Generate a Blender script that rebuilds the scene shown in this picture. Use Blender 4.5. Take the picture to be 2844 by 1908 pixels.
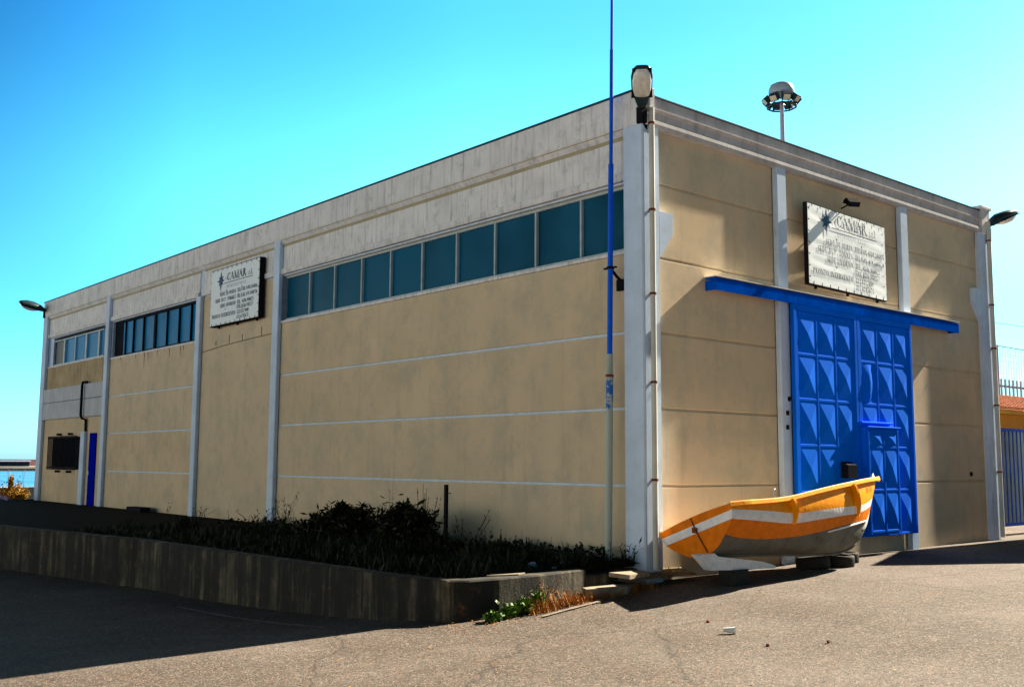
import bpy, bmesh, math, random
from mathutils import Vector, Matrix, noise as mnoise
R = math.radians
random.seed(7)
scene = bpy.context.scene
for o in list(bpy.data.objects): bpy.data.objects.remove(o)
COL = scene.collection

# ------------------------------------------------------------------ camera
cam = bpy.data.cameras.new('camera'); camo = bpy.data.objects.new('camera', cam); COL.objects.link(camo)
cam.sensor_width = 36.0; cam.lens = 36.0 * 2868 / 2844; cam.clip_start = 0.1; cam.clip_end = 6000
_p, _y, _r = R(6.55), R(49.29), R(.33)
_f = Vector((math.cos(_y) * math.cos(_p), math.sin(_y) * math.cos(_p), math.sin(_p)))
_h = Vector((math.sin(_y), -math.cos(_y), 0)); _u = _h.cross(_f)
_R = _h * math.cos(_r) + _u * math.sin(_r); _U = -_h * math.sin(_r) + _u * math.cos(_r)
m = Matrix((_R, _U, -_f)).transposed().to_4x4(); m.translation = Vector((-11.95, -10.76, 1.555))
camo.matrix_world = m
scene.camera = camo

# ------------------------------------------------------------------ light
EL, AZT = 35.1, 0.075                       # sun elevation; azimuth vector (1, -AZT)
SUN_ROT = math.atan2(1.0, -AZT)
scene.view_settings.view_transform = 'Standard'; scene.view_settings.look = 'None'
scene.view_settings.exposure = 1.85; scene.view_settings.gamma = 1.0
w = bpy.data.worlds.new('World'); scene.world = w; w.use_nodes = True
nt = w.node_tree; nt.nodes.clear()
N = nt.nodes.new; LK = nt.links.new
out = N('ShaderNodeOutputWorld'); bg = N('ShaderNodeBackground'); sky = N('ShaderNodeTexSky')
sky.sky_type = 'NISHITA'; sky.sun_disc = False; sky.sun_elevation = R(EL); sky.sun_rotation = SUN_ROT
sky.altitude = 0; sky.air_density = 1.0; sky.dust_density = 0.6; sky.ozone_density = 2.0
hs = N('ShaderNodeHueSaturation'); hs.inputs['Saturation'].default_value = 1.35; hs.inputs['Value'].default_value = 1.0
mul = N('ShaderNodeMix'); mul.data_type = 'RGBA'; mul.blend_type = 'MULTIPLY'; mul.inputs['Factor'].default_value = 1
# deeper zenith, bright band near the horizon, unseen side warmed to light the walls
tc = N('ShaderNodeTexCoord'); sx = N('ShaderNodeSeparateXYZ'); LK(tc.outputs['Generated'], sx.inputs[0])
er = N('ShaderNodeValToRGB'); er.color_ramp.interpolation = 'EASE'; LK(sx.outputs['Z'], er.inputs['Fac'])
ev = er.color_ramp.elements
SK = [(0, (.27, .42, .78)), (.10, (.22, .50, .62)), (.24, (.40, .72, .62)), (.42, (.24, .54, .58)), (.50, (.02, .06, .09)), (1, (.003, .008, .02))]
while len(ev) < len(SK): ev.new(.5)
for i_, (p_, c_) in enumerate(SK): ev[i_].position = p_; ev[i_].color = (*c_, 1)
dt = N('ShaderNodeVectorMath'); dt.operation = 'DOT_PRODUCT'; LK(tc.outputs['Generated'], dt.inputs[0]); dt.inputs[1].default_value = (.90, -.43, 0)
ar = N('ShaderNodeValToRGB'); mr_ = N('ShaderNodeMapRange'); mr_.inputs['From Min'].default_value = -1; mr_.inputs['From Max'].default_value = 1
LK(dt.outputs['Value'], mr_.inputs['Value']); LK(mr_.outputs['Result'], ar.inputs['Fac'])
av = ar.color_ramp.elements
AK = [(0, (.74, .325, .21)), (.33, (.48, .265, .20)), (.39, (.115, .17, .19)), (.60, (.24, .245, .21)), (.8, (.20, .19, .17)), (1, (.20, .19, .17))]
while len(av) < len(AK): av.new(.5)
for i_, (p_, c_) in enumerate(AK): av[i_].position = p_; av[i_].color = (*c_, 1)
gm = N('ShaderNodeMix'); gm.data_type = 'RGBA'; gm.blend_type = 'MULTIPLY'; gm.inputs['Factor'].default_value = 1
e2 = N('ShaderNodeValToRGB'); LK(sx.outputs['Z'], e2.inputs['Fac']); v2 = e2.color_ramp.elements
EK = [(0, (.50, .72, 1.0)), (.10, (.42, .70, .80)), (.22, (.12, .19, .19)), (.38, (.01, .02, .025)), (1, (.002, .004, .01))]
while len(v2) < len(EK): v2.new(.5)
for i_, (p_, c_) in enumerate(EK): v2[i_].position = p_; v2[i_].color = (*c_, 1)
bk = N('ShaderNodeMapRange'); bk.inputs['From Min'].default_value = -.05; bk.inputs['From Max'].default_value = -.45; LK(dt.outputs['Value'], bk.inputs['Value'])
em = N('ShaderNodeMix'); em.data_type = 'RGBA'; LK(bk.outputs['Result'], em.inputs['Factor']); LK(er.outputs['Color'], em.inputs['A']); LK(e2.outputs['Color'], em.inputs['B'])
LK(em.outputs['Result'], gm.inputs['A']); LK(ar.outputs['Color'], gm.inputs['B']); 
yr = N('ShaderNodeMapRange'); yr.inputs['From Min'].default_value = -.75; yr.inputs['From Max'].default_value = .1; yr.inputs['To Min'].default_value = .14; yr.inputs['To Max'].default_value = 1  # unseen sky behind the camera dimmed to darken the front wall
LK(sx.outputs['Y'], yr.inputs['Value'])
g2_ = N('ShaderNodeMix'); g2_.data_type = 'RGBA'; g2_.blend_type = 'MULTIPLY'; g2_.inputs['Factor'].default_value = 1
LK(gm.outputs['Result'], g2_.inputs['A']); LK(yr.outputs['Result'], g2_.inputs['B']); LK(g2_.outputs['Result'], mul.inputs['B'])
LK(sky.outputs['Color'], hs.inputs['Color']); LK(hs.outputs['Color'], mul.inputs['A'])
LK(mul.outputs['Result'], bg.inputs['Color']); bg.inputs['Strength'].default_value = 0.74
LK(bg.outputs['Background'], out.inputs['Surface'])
sl = bpy.data.lights.new('sun', 'SUN'); sl.energy = 5.0; sl.angle = R(0.53); sl.color = (1.0, 0.88, 0.68)
so = bpy.data.objects.new('sun', sl); COL.objects.link(so)
sd = Vector((1, -AZT, 0)).normalized() * math.cos(R(EL)) + Vector((0, 0, math.sin(R(EL))))
so.rotation_euler = sd.to_track_quat('Z', 'Y').to_euler(); so.location = (40, -20, 40)

# ------------------------------------------------------------------ materials
def newmat(name):
    mt = bpy.data.materials.new(name); mt.use_nodes = True
    t = mt.node_tree; b = t.nodes['Principled BSDF']
    return mt, t, b
def coords(t, scale=(1, 1, 1), world=True):
    if world:
        g = t.nodes.new('ShaderNodeNewGeometry'); src = g.outputs['Position']
    else:
        g = t.nodes.new('ShaderNodeTexCoord'); src = g.outputs['Object']
    mp = t.nodes.new('ShaderNodeMapping'); mp.inputs['Scale'].default_value = scale
    t.links.new(src, mp.inputs['Vector']); return mp.outputs['Vector']
def nz(t, vec, scale, detail=4, rough=.55):
    n = t.nodes.new('ShaderNodeTexNoise'); n.inputs['Scale'].default_value = scale
    n.inputs['Detail'].default_value = detail; n.inputs['Roughness'].default_value = rough
    t.links.new(vec, n.inputs['Vector']); return n.outputs['Fac']
def ramp(t, fac, stops):
    r = t.nodes.new('ShaderNodeValToRGB'); e = r.color_ramp.elements
    while len(e) < len(stops): e.new(.5)
    for i, (p, c) in enumerate(stops):
        e[i].position = p
        c = (c, c, c) if not hasattr(c, '__len__') else c
        e[i].color = (*c, 1)
    t.links.new(fac, r.inputs['Fac']); return r.outputs['Color']
def mix(t, a, b, f, mode='MIX'):
    mx = t.nodes.new('ShaderNodeMix'); mx.data_type = 'RGBA'; mx.blend_type = mode
    for k, v in (('Factor', f), ('A', a), ('B', b)):
        if isinstance(v, (int, float)): mx.inputs[k].default_value = v
        elif isinstance(v, (tuple, list)): mx.inputs[k].default_value = (*v[:3], 1)
        else: t.links.new(v, mx.inputs[k])
    return mx.outputs['Result']
def bump(t, b, h, strength=.2, dist=.01):
    bp = t.nodes.new('ShaderNodeBump'); bp.inputs['Strength'].default_value = strength
    bp.inputs['Distance'].default_value = dist
    t.links.new(h, bp.inputs['Height']); t.links.new(bp.outputs['Normal'], b.inputs['Normal'])
def mat(name, col, rough=.8, var=.15, vs=2.5, metal=0, spec=.12, bmp=.15, bs=60, streak=0, streakcol=(.05, .045, .04), dirt=0, dirtcol=(.1, .08, .05)):
    mt, t, b = newmat(name)
    v = coords(t)
    n = nz(t, v, vs, 5)
    lo = tuple(c * (1 - var) for c in col); hi = tuple(min(1, c * (1 + var)) for c in col)
    c = ramp(t, n, [(.3, lo), (.7, hi)])
    if dirt:
        n2 = nz(t, v, vs * 2.7, 6, .7)
        f = ramp(t, n2, [(.52, 0), (.72, dirt)])
        c = mix(t, c, dirtcol, f)
    if streak:
        v2 = coords(t, (5, 5, .35)); n3 = nz(t, v2, 2.2, 6, .65)
        f = ramp(t, n3, [(.5, 0), (.8, streak)])
        c = mix(t, c, streakcol, f)
    t.links.new(c, b.inputs['Base Color'])
    b.inputs['Roughness'].default_value = rough; b.inputs['Metallic'].default_value = metal
    b.inputs['Specular IOR Level'].default_value = spec
    if bmp: bump(t, b, nz(t, v, bs, 3), bmp)
    return mt

M = {}
def plaster():
    mt, t, b = newmat('beige_plaster'); v = coords(t)
    oi = t.nodes.new('ShaderNodeObjectInfo')
    c = ramp(t, nz(t, v, .55, 5, .6), [(.3, (.56, .44, .29)), (.5, (.67, .51, .34)), (.7, (.76, .58, .39))])
    c = mix(t, c, (.66, .54, .40), ramp(t, oi.outputs['Random'], [(0, 0), (1, .7)]))
    c = mix(t, c, (.40, .385, .31), ramp(t, nz(t, v, 1.3, 9, .76), [(.46, 0), (.70, .7)]))
    vs_ = coords(t, (3.2, 3.2, .3)); c = mix(t, c, (.38, .32, .22), ramp(t, nz(t, vs_, 1.1, 7, .7), [(.54, 0), (.78, .45)]))
    vt_ = coords(t, (9, 9, .5)); c = mix(t, c, (.42, .26, .12), ramp(t, nz(t, vt_, 1.2, 6, .7), [(.66, 0), (.8, .5)]))
    c = mix(t, c, (.2, .17, .12), ramp(t, nz(t, v, 14, 6, .8), [(.68, 0), (.8, .35)]))
    t.links.new(c, b.inputs['Base Color']); b.inputs['Roughness'].default_value = .95; b.inputs['Specular IOR Level'].default_value = .05
    bump(t, b, nz(t, v, 80, 4, .7), .35, .01); return mt
M['plaster'] = plaster()
M['joint'] = mat('pale_joint', (.58, .68, .82), .85, .12, 6)
M['concrete'] = mat('pale_concrete', (.78, .76, .78), .9, .1, 1.6, bmp=.3, bs=70, streak=.65, streakcol=(.16, .15, .16), dirt=.5, dirtcol=(.34, .33, .32))
M['column'] = mat('painted_column', (.58, .71, .92), .85, .1, 1.4, bmp=.2, bs=80, streak=.2, streakcol=(.3, .32, .34), dirt=.3, dirtcol=(.36, .38, .40))
M['soffit'] = mat('sandy_bevel', (.42, .36, .24), .9, .12, 2)
M['flash'] = mat('roof_flashing', (.02, .045, .08), .5, .2)
M['roof'] = mat('roof_felt', (.12, .12, .12), .95)
M['blue'] = mat('blue_paint', (.0, .15, .92), .85, .10, 1.2, spec=.03, bmp=.05, streak=.12, streakcol=(.01, .06, .3))
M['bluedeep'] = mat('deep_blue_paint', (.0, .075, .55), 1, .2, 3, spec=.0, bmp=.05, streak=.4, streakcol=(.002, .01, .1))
M['bluemast'] = mat('mast_blue', (.0, .11, .78), .5, .15, 8, bmp=.1)
M['gateblue'] = mat('gate_blue', (.0, .02, .2), .8, .2, 3, spec=.03)
M['black'] = mat('black_metal', (.012, .012, .016), .8, .3, spec=.03)
M['blackblue'] = mat('dark_box', (.01, .012, .02), .8, .3, spec=.03)
M['white'] = mat('white_paint', (.78, .79, .8), .5, .06)
M['alu'] = mat('pale_frame', (.42, .5, .54), .5, .15, 5)
M['pipe'] = mat('cream_pipe', (.62, .60, .54), .5, .12, 2, bmp=.05, streak=.3, streakcol=(.35, .3, .2))
M['rust'] = mat('rusty_strap', (.18, .05, .02), .8, .4, 20)
M['rubber'] = mat('tyre_rubber', (.028, .027, .026), .75, .3, 8, bmp=.4, bs=50)
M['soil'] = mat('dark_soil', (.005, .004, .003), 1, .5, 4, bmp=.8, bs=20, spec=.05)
M['paper'] = mat('crumpled_paper', (.3, .38, .55), .8, .1, 20)
M['metal'] = mat('galvanised_steel', (.35, .36, .38), .4, .1, 5, metal=.6)
M['lampshell'] = mat('lamp_shell', (.02, .04, .05), .4, .3, 8)
M['lens'] = mat('lamp_lens', (.75, .73, .68), .15, .15, 12, spec=.6)
M['orange'] = mat('orange_gelcoat', (.74, .18, .0), .5, .16, 9, spec=.08, bmp=.5, bs=14, dirt=.3, dirtcol=(.5, .10, .0))
M['orangelit'] = mat('sunlit_orange_gelcoat', (.88, .31, .0), .5, .14, 9, spec=.08, bmp=.6, bs=18)  # lighter copy of the orange; sunlight on upper strake and ribs put into colour
M['boatwhite'] = mat('boat_white', (.76, .78, .84), .5, .12, 11, spec=.1, bmp=.8, bs=16, dirt=.35, dirtcol=(.45, .45, .42))
M['gunwale'] = mat('sunlit_gunwale', (.86, .62, .30), .5, .18, 6, bmp=.4, bs=20)  # paler tone paints sunlight onto the top face of the gunwale
M['boatgrey'] = mat('grey_antifoul', (.13, .13, .115), .6, .25, 3, spec=.1, bmp=.5, bs=12, dirt=.7, dirtcol=(.05, .045, .03))
M['deck'] = mat('boat_inside', (.55, .55, .5), .7)
M['tile'] = mat('roof_tiles', (.42, .15, .07), .85, .35, 5)
M['ochre'] = mat('ochre_wall', (.62, .26, .03), .85, .1, 1)
M['blueslat'] = mat('pale_slat', (.09, .13, .18), .6, .15)
M['reddish'] = mat('red_marking', (.5, .04, .01), .6, .2, 30)
M['mastgrey'] = mat('mast_grey', (.36, .36, .48), .5, .08)
M['hutwall'] = mat('white_render', (.7, .68, .62), .9)

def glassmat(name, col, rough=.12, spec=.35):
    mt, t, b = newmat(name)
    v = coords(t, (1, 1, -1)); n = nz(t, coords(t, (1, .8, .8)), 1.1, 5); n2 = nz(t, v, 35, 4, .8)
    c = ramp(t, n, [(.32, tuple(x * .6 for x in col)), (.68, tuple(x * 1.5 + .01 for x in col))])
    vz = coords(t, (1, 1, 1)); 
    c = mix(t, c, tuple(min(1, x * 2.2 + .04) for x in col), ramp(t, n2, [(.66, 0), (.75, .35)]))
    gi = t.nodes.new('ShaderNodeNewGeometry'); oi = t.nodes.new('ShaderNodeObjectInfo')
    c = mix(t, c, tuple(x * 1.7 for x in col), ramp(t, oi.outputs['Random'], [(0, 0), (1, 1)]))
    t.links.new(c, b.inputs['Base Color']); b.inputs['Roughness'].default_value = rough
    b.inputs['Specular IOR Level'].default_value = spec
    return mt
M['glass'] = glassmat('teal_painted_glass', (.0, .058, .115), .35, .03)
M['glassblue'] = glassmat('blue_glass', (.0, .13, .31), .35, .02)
M['glassdark'] = glassmat('dark_glass', (.002, .004, .012), .4, .1)

# asphalt
def asphalt():
    mt, t, b = newmat('worn_asphalt')
    v = coords(t)
    big = ramp(t, nz(t, v, .38, 7, .62), [(.32, (.062, .050, .039)), (.5, (.100, .086, .073)), (.66, (.150, .132, .118))])
    blot = nz(t, v, 2.3, 6, .7)
    c = mix(t, big, (.15, .085, .025), ramp(t, blot, [(.56, 0), (.76, .5)]))
    c = mix(t, c, (.035, .028, .022), ramp(t, nz(t, v, .9, 8, .75), [(.62, 0), (.72, .55)]))
    vt = coords(t, (.12, 1.1, 1)); c = mix(t, c, (.16, .135, .115), ramp(t, nz(t, vt, 1.3, 6, .7), [(.55, 0), (.72, .45)]))
    sp = t.nodes.new('ShaderNodeTexVoronoi'); sp.inputs['Scale'].default_value = 75; t.links.new(v, sp.inputs['Vector'])
    grain = ramp(t, sp.outputs['Color'], [(.0, .0), (1, 1)])
    sx = t.nodes.new('ShaderNodeSeparateColor'); t.links.new(sp.outputs['Color'], sx.inputs['Color'])
    c = mix(t, c, (.32, .26, .22), ramp(t, sx.outputs['Red'], [(.80, 0), (.98, .9)]))
    c = mix(t, c, (.022, .016, .015), ramp(t, sx.outputs['Green'], [(.6, 0), (.95, .85)]))
    c = mix(t, c, (.34, .17, .14), ramp(t, sx.outputs['Blue'], [(.85, 0), (1, .5)]))
    s2_ = t.nodes.new('ShaderNodeTexVoronoi'); s2_.inputs['Scale'].default_value = 24; t.links.new(v, s2_.inputs['Vector'])
    sy = t.nodes.new('ShaderNodeSeparateColor'); t.links.new(s2_.outputs['Color'], sy.inputs['Color'])
    c = mix(t, c, (.30, .24, .2), ramp(t, sy.outputs['Red'], [(.8, 0), (1, .25)])); c = mix(t, c, (.025, .018, .016), ramp(t, sy.outputs['Green'], [(.75, 0), (1, .3)]))
    # fine cracks
    cr = t.nodes.new('ShaderNodeTexVoronoi'); cr.feature = 'DISTANCE_TO_EDGE'; cr.inputs['Scale'].default_value = .35
    wv = t.nodes.new('ShaderNodeMix'); wv.data_type = 'VECTOR'; 
    nn = t.nodes.new('ShaderNodeTexNoise'); nn.inputs['Scale'].default_value = 1.5; nn.inputs['Detail'].default_value = 6
    t.links.new(v, nn.inputs['Vector']); wv.inputs['Factor'].default_value = .35
    t.links.new(v, wv.inputs['A']); t.links.new(nn.outputs['Color'], wv.inputs['B']); t.links.new(wv.outputs['Result'], cr.inputs['Vector'])
    c = mix(t, c, (.035, .03, .025), ramp(t, cr.outputs['Distance'], [(0, .75), (.0045, 0)]))
    t.links.new(c, b.inputs['Base Color']); b.inputs['Roughness'].default_value = .85
    b.inputs['Specular IOR Level'].default_value = .2
    bump(t, b, sp.outputs['Distance'], .4, .008)
    return mt
M['asphalt'] = asphalt()

def oldwall():
    mt, t, b = newmat('stained_concrete')
    v = coords(t); c = ramp(t, nz(t, v, 2.5, 6, .65), [(.3, (.03, .026, .018)), (.55, (.14, .12, .08)), (.75, (.30, .25, .17))])
    v2 = coords(t, (1.9, 1.9, .16)); c = mix(t, c, (.006, .006, .006), ramp(t, nz(t, v2, 1.7, 8, .72), [(.36, 0), (.52, .96)]))
    c = mix(t, c, (.006, .006, .006), ramp(t, nz(t, v, .9, 6, .7), [(.45, 0), (.62, .85)]))
    c = mix(t, c, (.25, .10, .02), ramp(t, nz(t, v, 5, 5, .7), [(.6, 0), (.75, .5)]))
    t.links.new(c, b.inputs['Base Color']); b.inputs['Roughness'].default_value = .95
    bump(t, b, nz(t, v, 25, 6, .7), .6, .02)
    return mt
M['oldwall'] = oldwall()

def leafmat(name, a, c):
    mt, t, b = newmat(name)
    oi = t.nodes.new('ShaderNodeNewGeometry')
    col = ramp(t, oi.outputs['Random Per Island'], [(0, a), (1, c)])
    t.links.new(col, b.inputs['Base Color']); b.inputs['Roughness'].default_value = .6
    b.inputs['Specular IOR Level'].default_value = .2
    return mt
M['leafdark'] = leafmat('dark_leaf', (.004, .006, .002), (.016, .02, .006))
M['leafgreen'] = leafmat('green_leaf', (.03, .1, .01), (.13, .22, .02))
M['straw'] = leafmat('dry_straw', (.25, .08, .015), (.5, .26, .06))
M['leafgold'] = leafmat('golden_leaf', (.10, .09, .01), (.55, .25, .02))
M['stem'] = mat('plant_stem', (.05, .04, .02), .8)

def seamat():
    mt, t, b = newmat('sea_water')
    v = coords(t, (.25, 1.0, 1)); c = ramp(t, nz(t, v, .12, 5), [(.35, (.02, .16, .42)), (.65, (.06, .32, .60))])
    t.links.new(c, b.inputs['Base Color']); b.inputs['Roughness'].default_value = .35
    bump(t, b, nz(t, v, 1.5, 3), .3, .1)
    return mt
M['sea'] = seamat()

# ------------------------------------------------------------------ mesh helpers
class MB:
    def __init__(s): s.v = []; s.f = []; s.m = []; s.smooth = []
    def q(s, pts, mi=0, sm=False):
        n = len(s.v); s.v += [tuple(p) for p in pts]; s.f.append(list(range(n, n + len(pts)))); s.m.append(mi); s.smooth.append(sm)
    def mesh(s, vs, fs, mi=0, sm=False):
        n = len(s.v); s.v += [tuple(p) for p in vs]
        for f in fs: s.f.append([n + i for i in f]); s.m.append(mi); s.smooth.append(sm)
    def box(s, a, b, mi=0):
        x0, y0, z0 = a; x1, y1, z1 = b
        if x0 > x1: x0, x1 = x1, x0
        if y0 > y1: y0, y1 = y1, y0
        if z0 > z1: z0, z1 = z1, z0
        v = [(x0, y0, z0), (x1, y0, z0), (x1, y1, z0), (x0, y1, z0), (x0, y0, z1), (x1, y0, z1), (x1, y1, z1), (x0, y1, z1)]
        s.mesh(v, [(0, 3, 2, 1), (4, 5, 6, 7), (0, 1, 5, 4), (1, 2, 6, 5), (2, 3, 7, 6), (3, 0, 4, 7)], mi)
    def bx(s, a, b, c=.012, mi=0):
        """box with chamfered edges"""
        bm = bmesh.new(); lo = Vector([min(p, q) for p, q in zip(a, b)]); hi = Vector([max(p, q) for p, q in zip(a, b)])
        r = bmesh.ops.create_cube(bm, size=1)
        for vv in r['verts']: vv.co = Vector([lo[i] if vv.co[i] < 0 else hi[i] for i in range(3)])
        c = min(c, min((hi - lo)) * .3)
        bmesh.ops.bevel(bm, geom=bm.edges[:], offset=c, segments=1, affect='EDGES')
        bm.verts.index_update()
        s.mesh([v.co[:] for v in bm.verts], [[v.index for v in f.verts] for f in bm.faces], mi); bm.free()
    def tube(s, pts, r, seg=8, mi=0, cap=True, sm=True):
        pts = [Vector(p) for p in pts]; n = len(pts)
        rs = r if hasattr(r, '__len__') else [r] * n
        rings = []
        up = None
        for i, p in enumerate(pts):
            d = (pts[min(i + 1, n - 1)] - pts[max(i - 1, 0)]).normalized()
            if up is None:
                up = Vector((0, 0, 1)) if abs(d.z) < .9 else Vector((1, 0, 0))
            a = d.cross(up).normalized(); b = a.cross(d); up = b if b.length > .1 else up
            rings.append([p + (a * math.cos(2 * math.pi * k / seg) + b * math.sin(2 * math.pi * k / seg)) * rs[i] for k in range(seg)])
        vs = [v for g in rings for v in g]; fs = []
        for i in range(n - 1):
            for k in range(seg):
                k2 = (k + 1) % seg; fs.append((i * seg + k, i * seg + k2, (i + 1) * seg + k2, (i + 1) * seg + k))
        s.mesh(vs, fs, mi, sm)
        if cap:
            s.q(rings[0][::-1], mi); s.q(rings[-1], mi)
    def prism(s, poly, f0, f1, mi=0):
        """poly = list of 2D pts; f0/f1 map a 2D point to 3D for each end"""
        a = [f0(*p) for p in poly]; b = [f1(*p) for p in poly]; n = len(poly)
        s.mesh(a + b, [list(range(n))[::-1], list(range(n, 2 * n))] + [(i, (i + 1) % n, n + (i + 1) % n, n + i) for i in range(n)], mi)
    def build(s, name, mats, parent=None, loc=None, fix=True):
        me = bpy.data.meshes.new(name)
        off = Vector((0, 0, 0))
        p = parent
        while p is not None: off += Vector(p.location); p = p.parent
        if loc is not None: off = off + Vector(loc)
        me.from_pydata([tuple(Vector(v) - off) for v in s.v], [], s.f)
        if not isinstance(mats, (list, tuple)): mats = [mats]
        for mt in mats: me.materials.append(mt)
        for i, pl in enumerate(me.polygons): pl.material_index = s.m[i]; pl.use_smooth = s.smooth[i]
        me.update()
        if fix:
            bm = bmesh.new(); bm.from_mesh(me); bmesh.ops.recalc_face_normals(bm, faces=bm.faces); bm.to_mesh(me); bm.free()
        o = bpy.data.objects.new(name, me); COL.objects.link(o)
        if loc is not None: o.location = loc
        if parent: o.parent = parent
        return o
def tag(o, label=None, cat=None, group=None, kind=None):
    if label: o['label'] = label
    if cat: o['category'] = cat
    if group: o['group'] = group
    if kind: o['kind'] = kind
    return o
def thing(name, label, cat, loc, group=None):
    o = bpy.data.objects.new(name, None); COL.objects.link(o); o.location = loc; o.empty_display_size = .2
    return tag(o, label, cat, group)

# ------------------------------------------------------------------ ground
def lerp(x, xs, ys):
    if x <= xs[0]: return ys[0]
    for i in range(1, len(xs)):
        if x <= xs[i]:
            t = (x - xs[i - 1]) / (xs[i] - xs[i - 1]); return ys[i - 1] + t * (ys[i] - ys[i - 1])
    return ys[-1]
def gz(x, y):
    A = lerp(x, [-12, -9, -4, -3.4, -2.3, -1, 0, 2, 4, 12], [-.62, -.58, -.48, -.46, -.40, -.32, -.25, -.20, -.16, -.10])
    z = A * lerp(y, [-11, -1.5], [.6, 1])
    if x < -2.2 and y > .3: z -= (1 - math.exp(-(y - .3) / 4)) * .40 * min(1, (-2.2 - x) / 1.2)
    return z
g = MB()
def axis(a, b, fine0, fine1, fs, cs):
    out_ = []; x = a
    while x < b:
        out_.append(x); x += fs if fine0 <= x < fine1 else cs
    out_.append(b); return out_
xs = axis(-80, 160, -14, 14, .5, 6); ys = axis(-80, 52, -12, 20, .5, 4)
vv = [(x, y, gz(x, y) + (.012 * mnoise.noise(Vector((x * .8, y * .8, 0))) if abs(x) < 14 else 0)) for y in ys for x in xs]
nx = len(xs)
g.mesh(vv, [(j * nx + i, j * nx + i + 1, (j + 1) * nx + i + 1, (j + 1) * nx + i) for j in range(len(ys) - 1) for i in range(nx - 1)], 0, True)
tag(g.build('ground', M['asphalt']), kind='structure')
s = MB(); s.q([(-3000, -900, -1.6), (3000, -900, -1.6), (3000, 5000, -1.6), (-3000, 5000, -1.6)])
tag(s.build('sea', M['sea']), kind='structure')
q = MB(); q.box((-80, 51.9, -3), (160, 52.4, -.02)); q.box((-80, 51.3, -.3), (160, 51.89, .02)); tag(q.build('quay_edge', M['concrete']), kind='structure')

# raised soil platform behind the retaining wall
RW = [(-1.35, -.09), (-2.37, -.24), (-3.1, -.24), (-3.55, -.20), (-3.8, -.02), (-3.95, .35), (-4.02, 1.0), (-4.08, 2.6), (-4.17, 4.8), (-4.3, 9), (-5.2, 14.7), (-6.5, 24), (-8, 51.2)]
def rwx(y):
    pts = [p for p in RW if True]
    if y < -.0: return -3.1
    return lerp(y, [p[1] for p in pts[3:]], [p[0] for p in pts[3:]])
pf = MB(); yy = [-.02, .3, .6, 1, 1.5, 2, 3, 4, 5, 6, 8, 10, 13, 16, 20, 25, 30.2, 36, 44, 51.2]; nn = 14
gridv = []
for y in yy:
    x0 = rwx(y) + .2; x1 = .05 if y < 30.3 else 40
    for i in range(nn + 1):
        t = i / nn; x = x0 + (x1 - x0) * t
        gridv.append((x, y, -.03 + .09 * min(1, t * 1.6) + .05 * mnoise.noise(Vector((x, y, 3)))))
pf.mesh(gridv, [(j * (nn + 1) + i, j * (nn + 1) + i + 1, (j + 1) * (nn + 1) + i + 1, (j + 1) * (nn + 1) + i) for j in range(len(yy) - 1) for i in range(nn)], 0, True)
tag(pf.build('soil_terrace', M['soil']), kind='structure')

def offset_poly(pts, d):
    res = []
    for i, p in enumerate(pts):
        a = Vector(pts[max(i - 1, 0)]); b = Vector(pts[min(i + 1, len(pts) - 1)])
        t = (b - a).normalized(); nrm = Vector((t.y, -t.x)); res.append(Vector(p) + nrm * d)
    return res
rw = thing('retaining_wall', 'low stained concrete retaining wall curving round the weedy terrace beside the road', 'wall', (-3.5, .4, -.4))
def wallstrip(pts, z0, z1, th, inner=True):
    mb = MB(); 
    dense = []
    for i in range(len(pts) - 1):
        a = Vector(pts[i]); b = Vector(pts[i + 1]); n = max(1, int((b - a).length / .3))
        for k in range(n): dense.append(a.lerp(b, k / n))
    dense.append(Vector(pts[-1]))
    ins = offset_poly([tuple(p) for p in dense], th)
    prof = []
    for i, (o_, i_) in enumerate(zip(dense, ins)):
        w_ = .015 * mnoise.noise(Vector((i * .7, 0, 0)))
        zt = z1 + .012 * mnoise.noise(Vector((i * 1.3, 5, 0)))
        d = (i_ - o_).normalized()
        o2 = o_ + d * .02
        prof.append([(o_.x + w_, o_.y, z0), (o_.x + w_, o_.y, zt - .02), (o2.x, o2.y, zt), (i_.x, i_.y, zt), (i_.x, i_.y, z0)])
    for a, b in zip(prof, prof[1:]):
        for k in range(4): mb.q([a[k], a[k + 1], b[k + 1], b[k]])
    mb.q(prof[0]); mb.q(prof[-1])
    return mb
wallstrip(RW, -1.2, 0.05, .24).build('wall_body', M['oldwall'], rw)
wallstrip([(-.62, -.02), (-.95, -.08), (-1.36, -.10)], -.6, -.03, .3).build('end_course', M['oldwall'], rw)

# loose slabs
M['slabstone'] = mat('worn_slab', (.34, .28, .21), .9, .2, 6, bmp=.8, bs=30, dirt=.6, dirtcol=(.15, .12, .08))
def slab(label, poly, z, th, name='paving_slab', mt='slabstone'):
    mb = MB(); mb.prism(poly, lambda x, y: (x, y, z - th), lambda x, y: (x, y, z))
    cx = sum(p[0] for p in poly) / len(poly); cy = sum(p[1] for p in poly) / len(poly)
    o = mb.build(name, M[mt], loc=(cx, cy, z - th)); return tag(o, label, 'slab')
slab('pale concrete slab lying level by the foot of the building corner', [(-1.08, -.28), (-1.10, -.70), (-.52, -.56), (-.48, -.36)], -.0, .06)
slab('pinkish broken slab half buried beside dry brush below the wall end', [(-1.45, -.12), (-1.55, -.3), (-.85, -.42), (-.35, -.2), (-.5, -.08)], -.2, .14)
dm = MB()
for i in range(10):
    for j in range(6):
        pass
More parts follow.
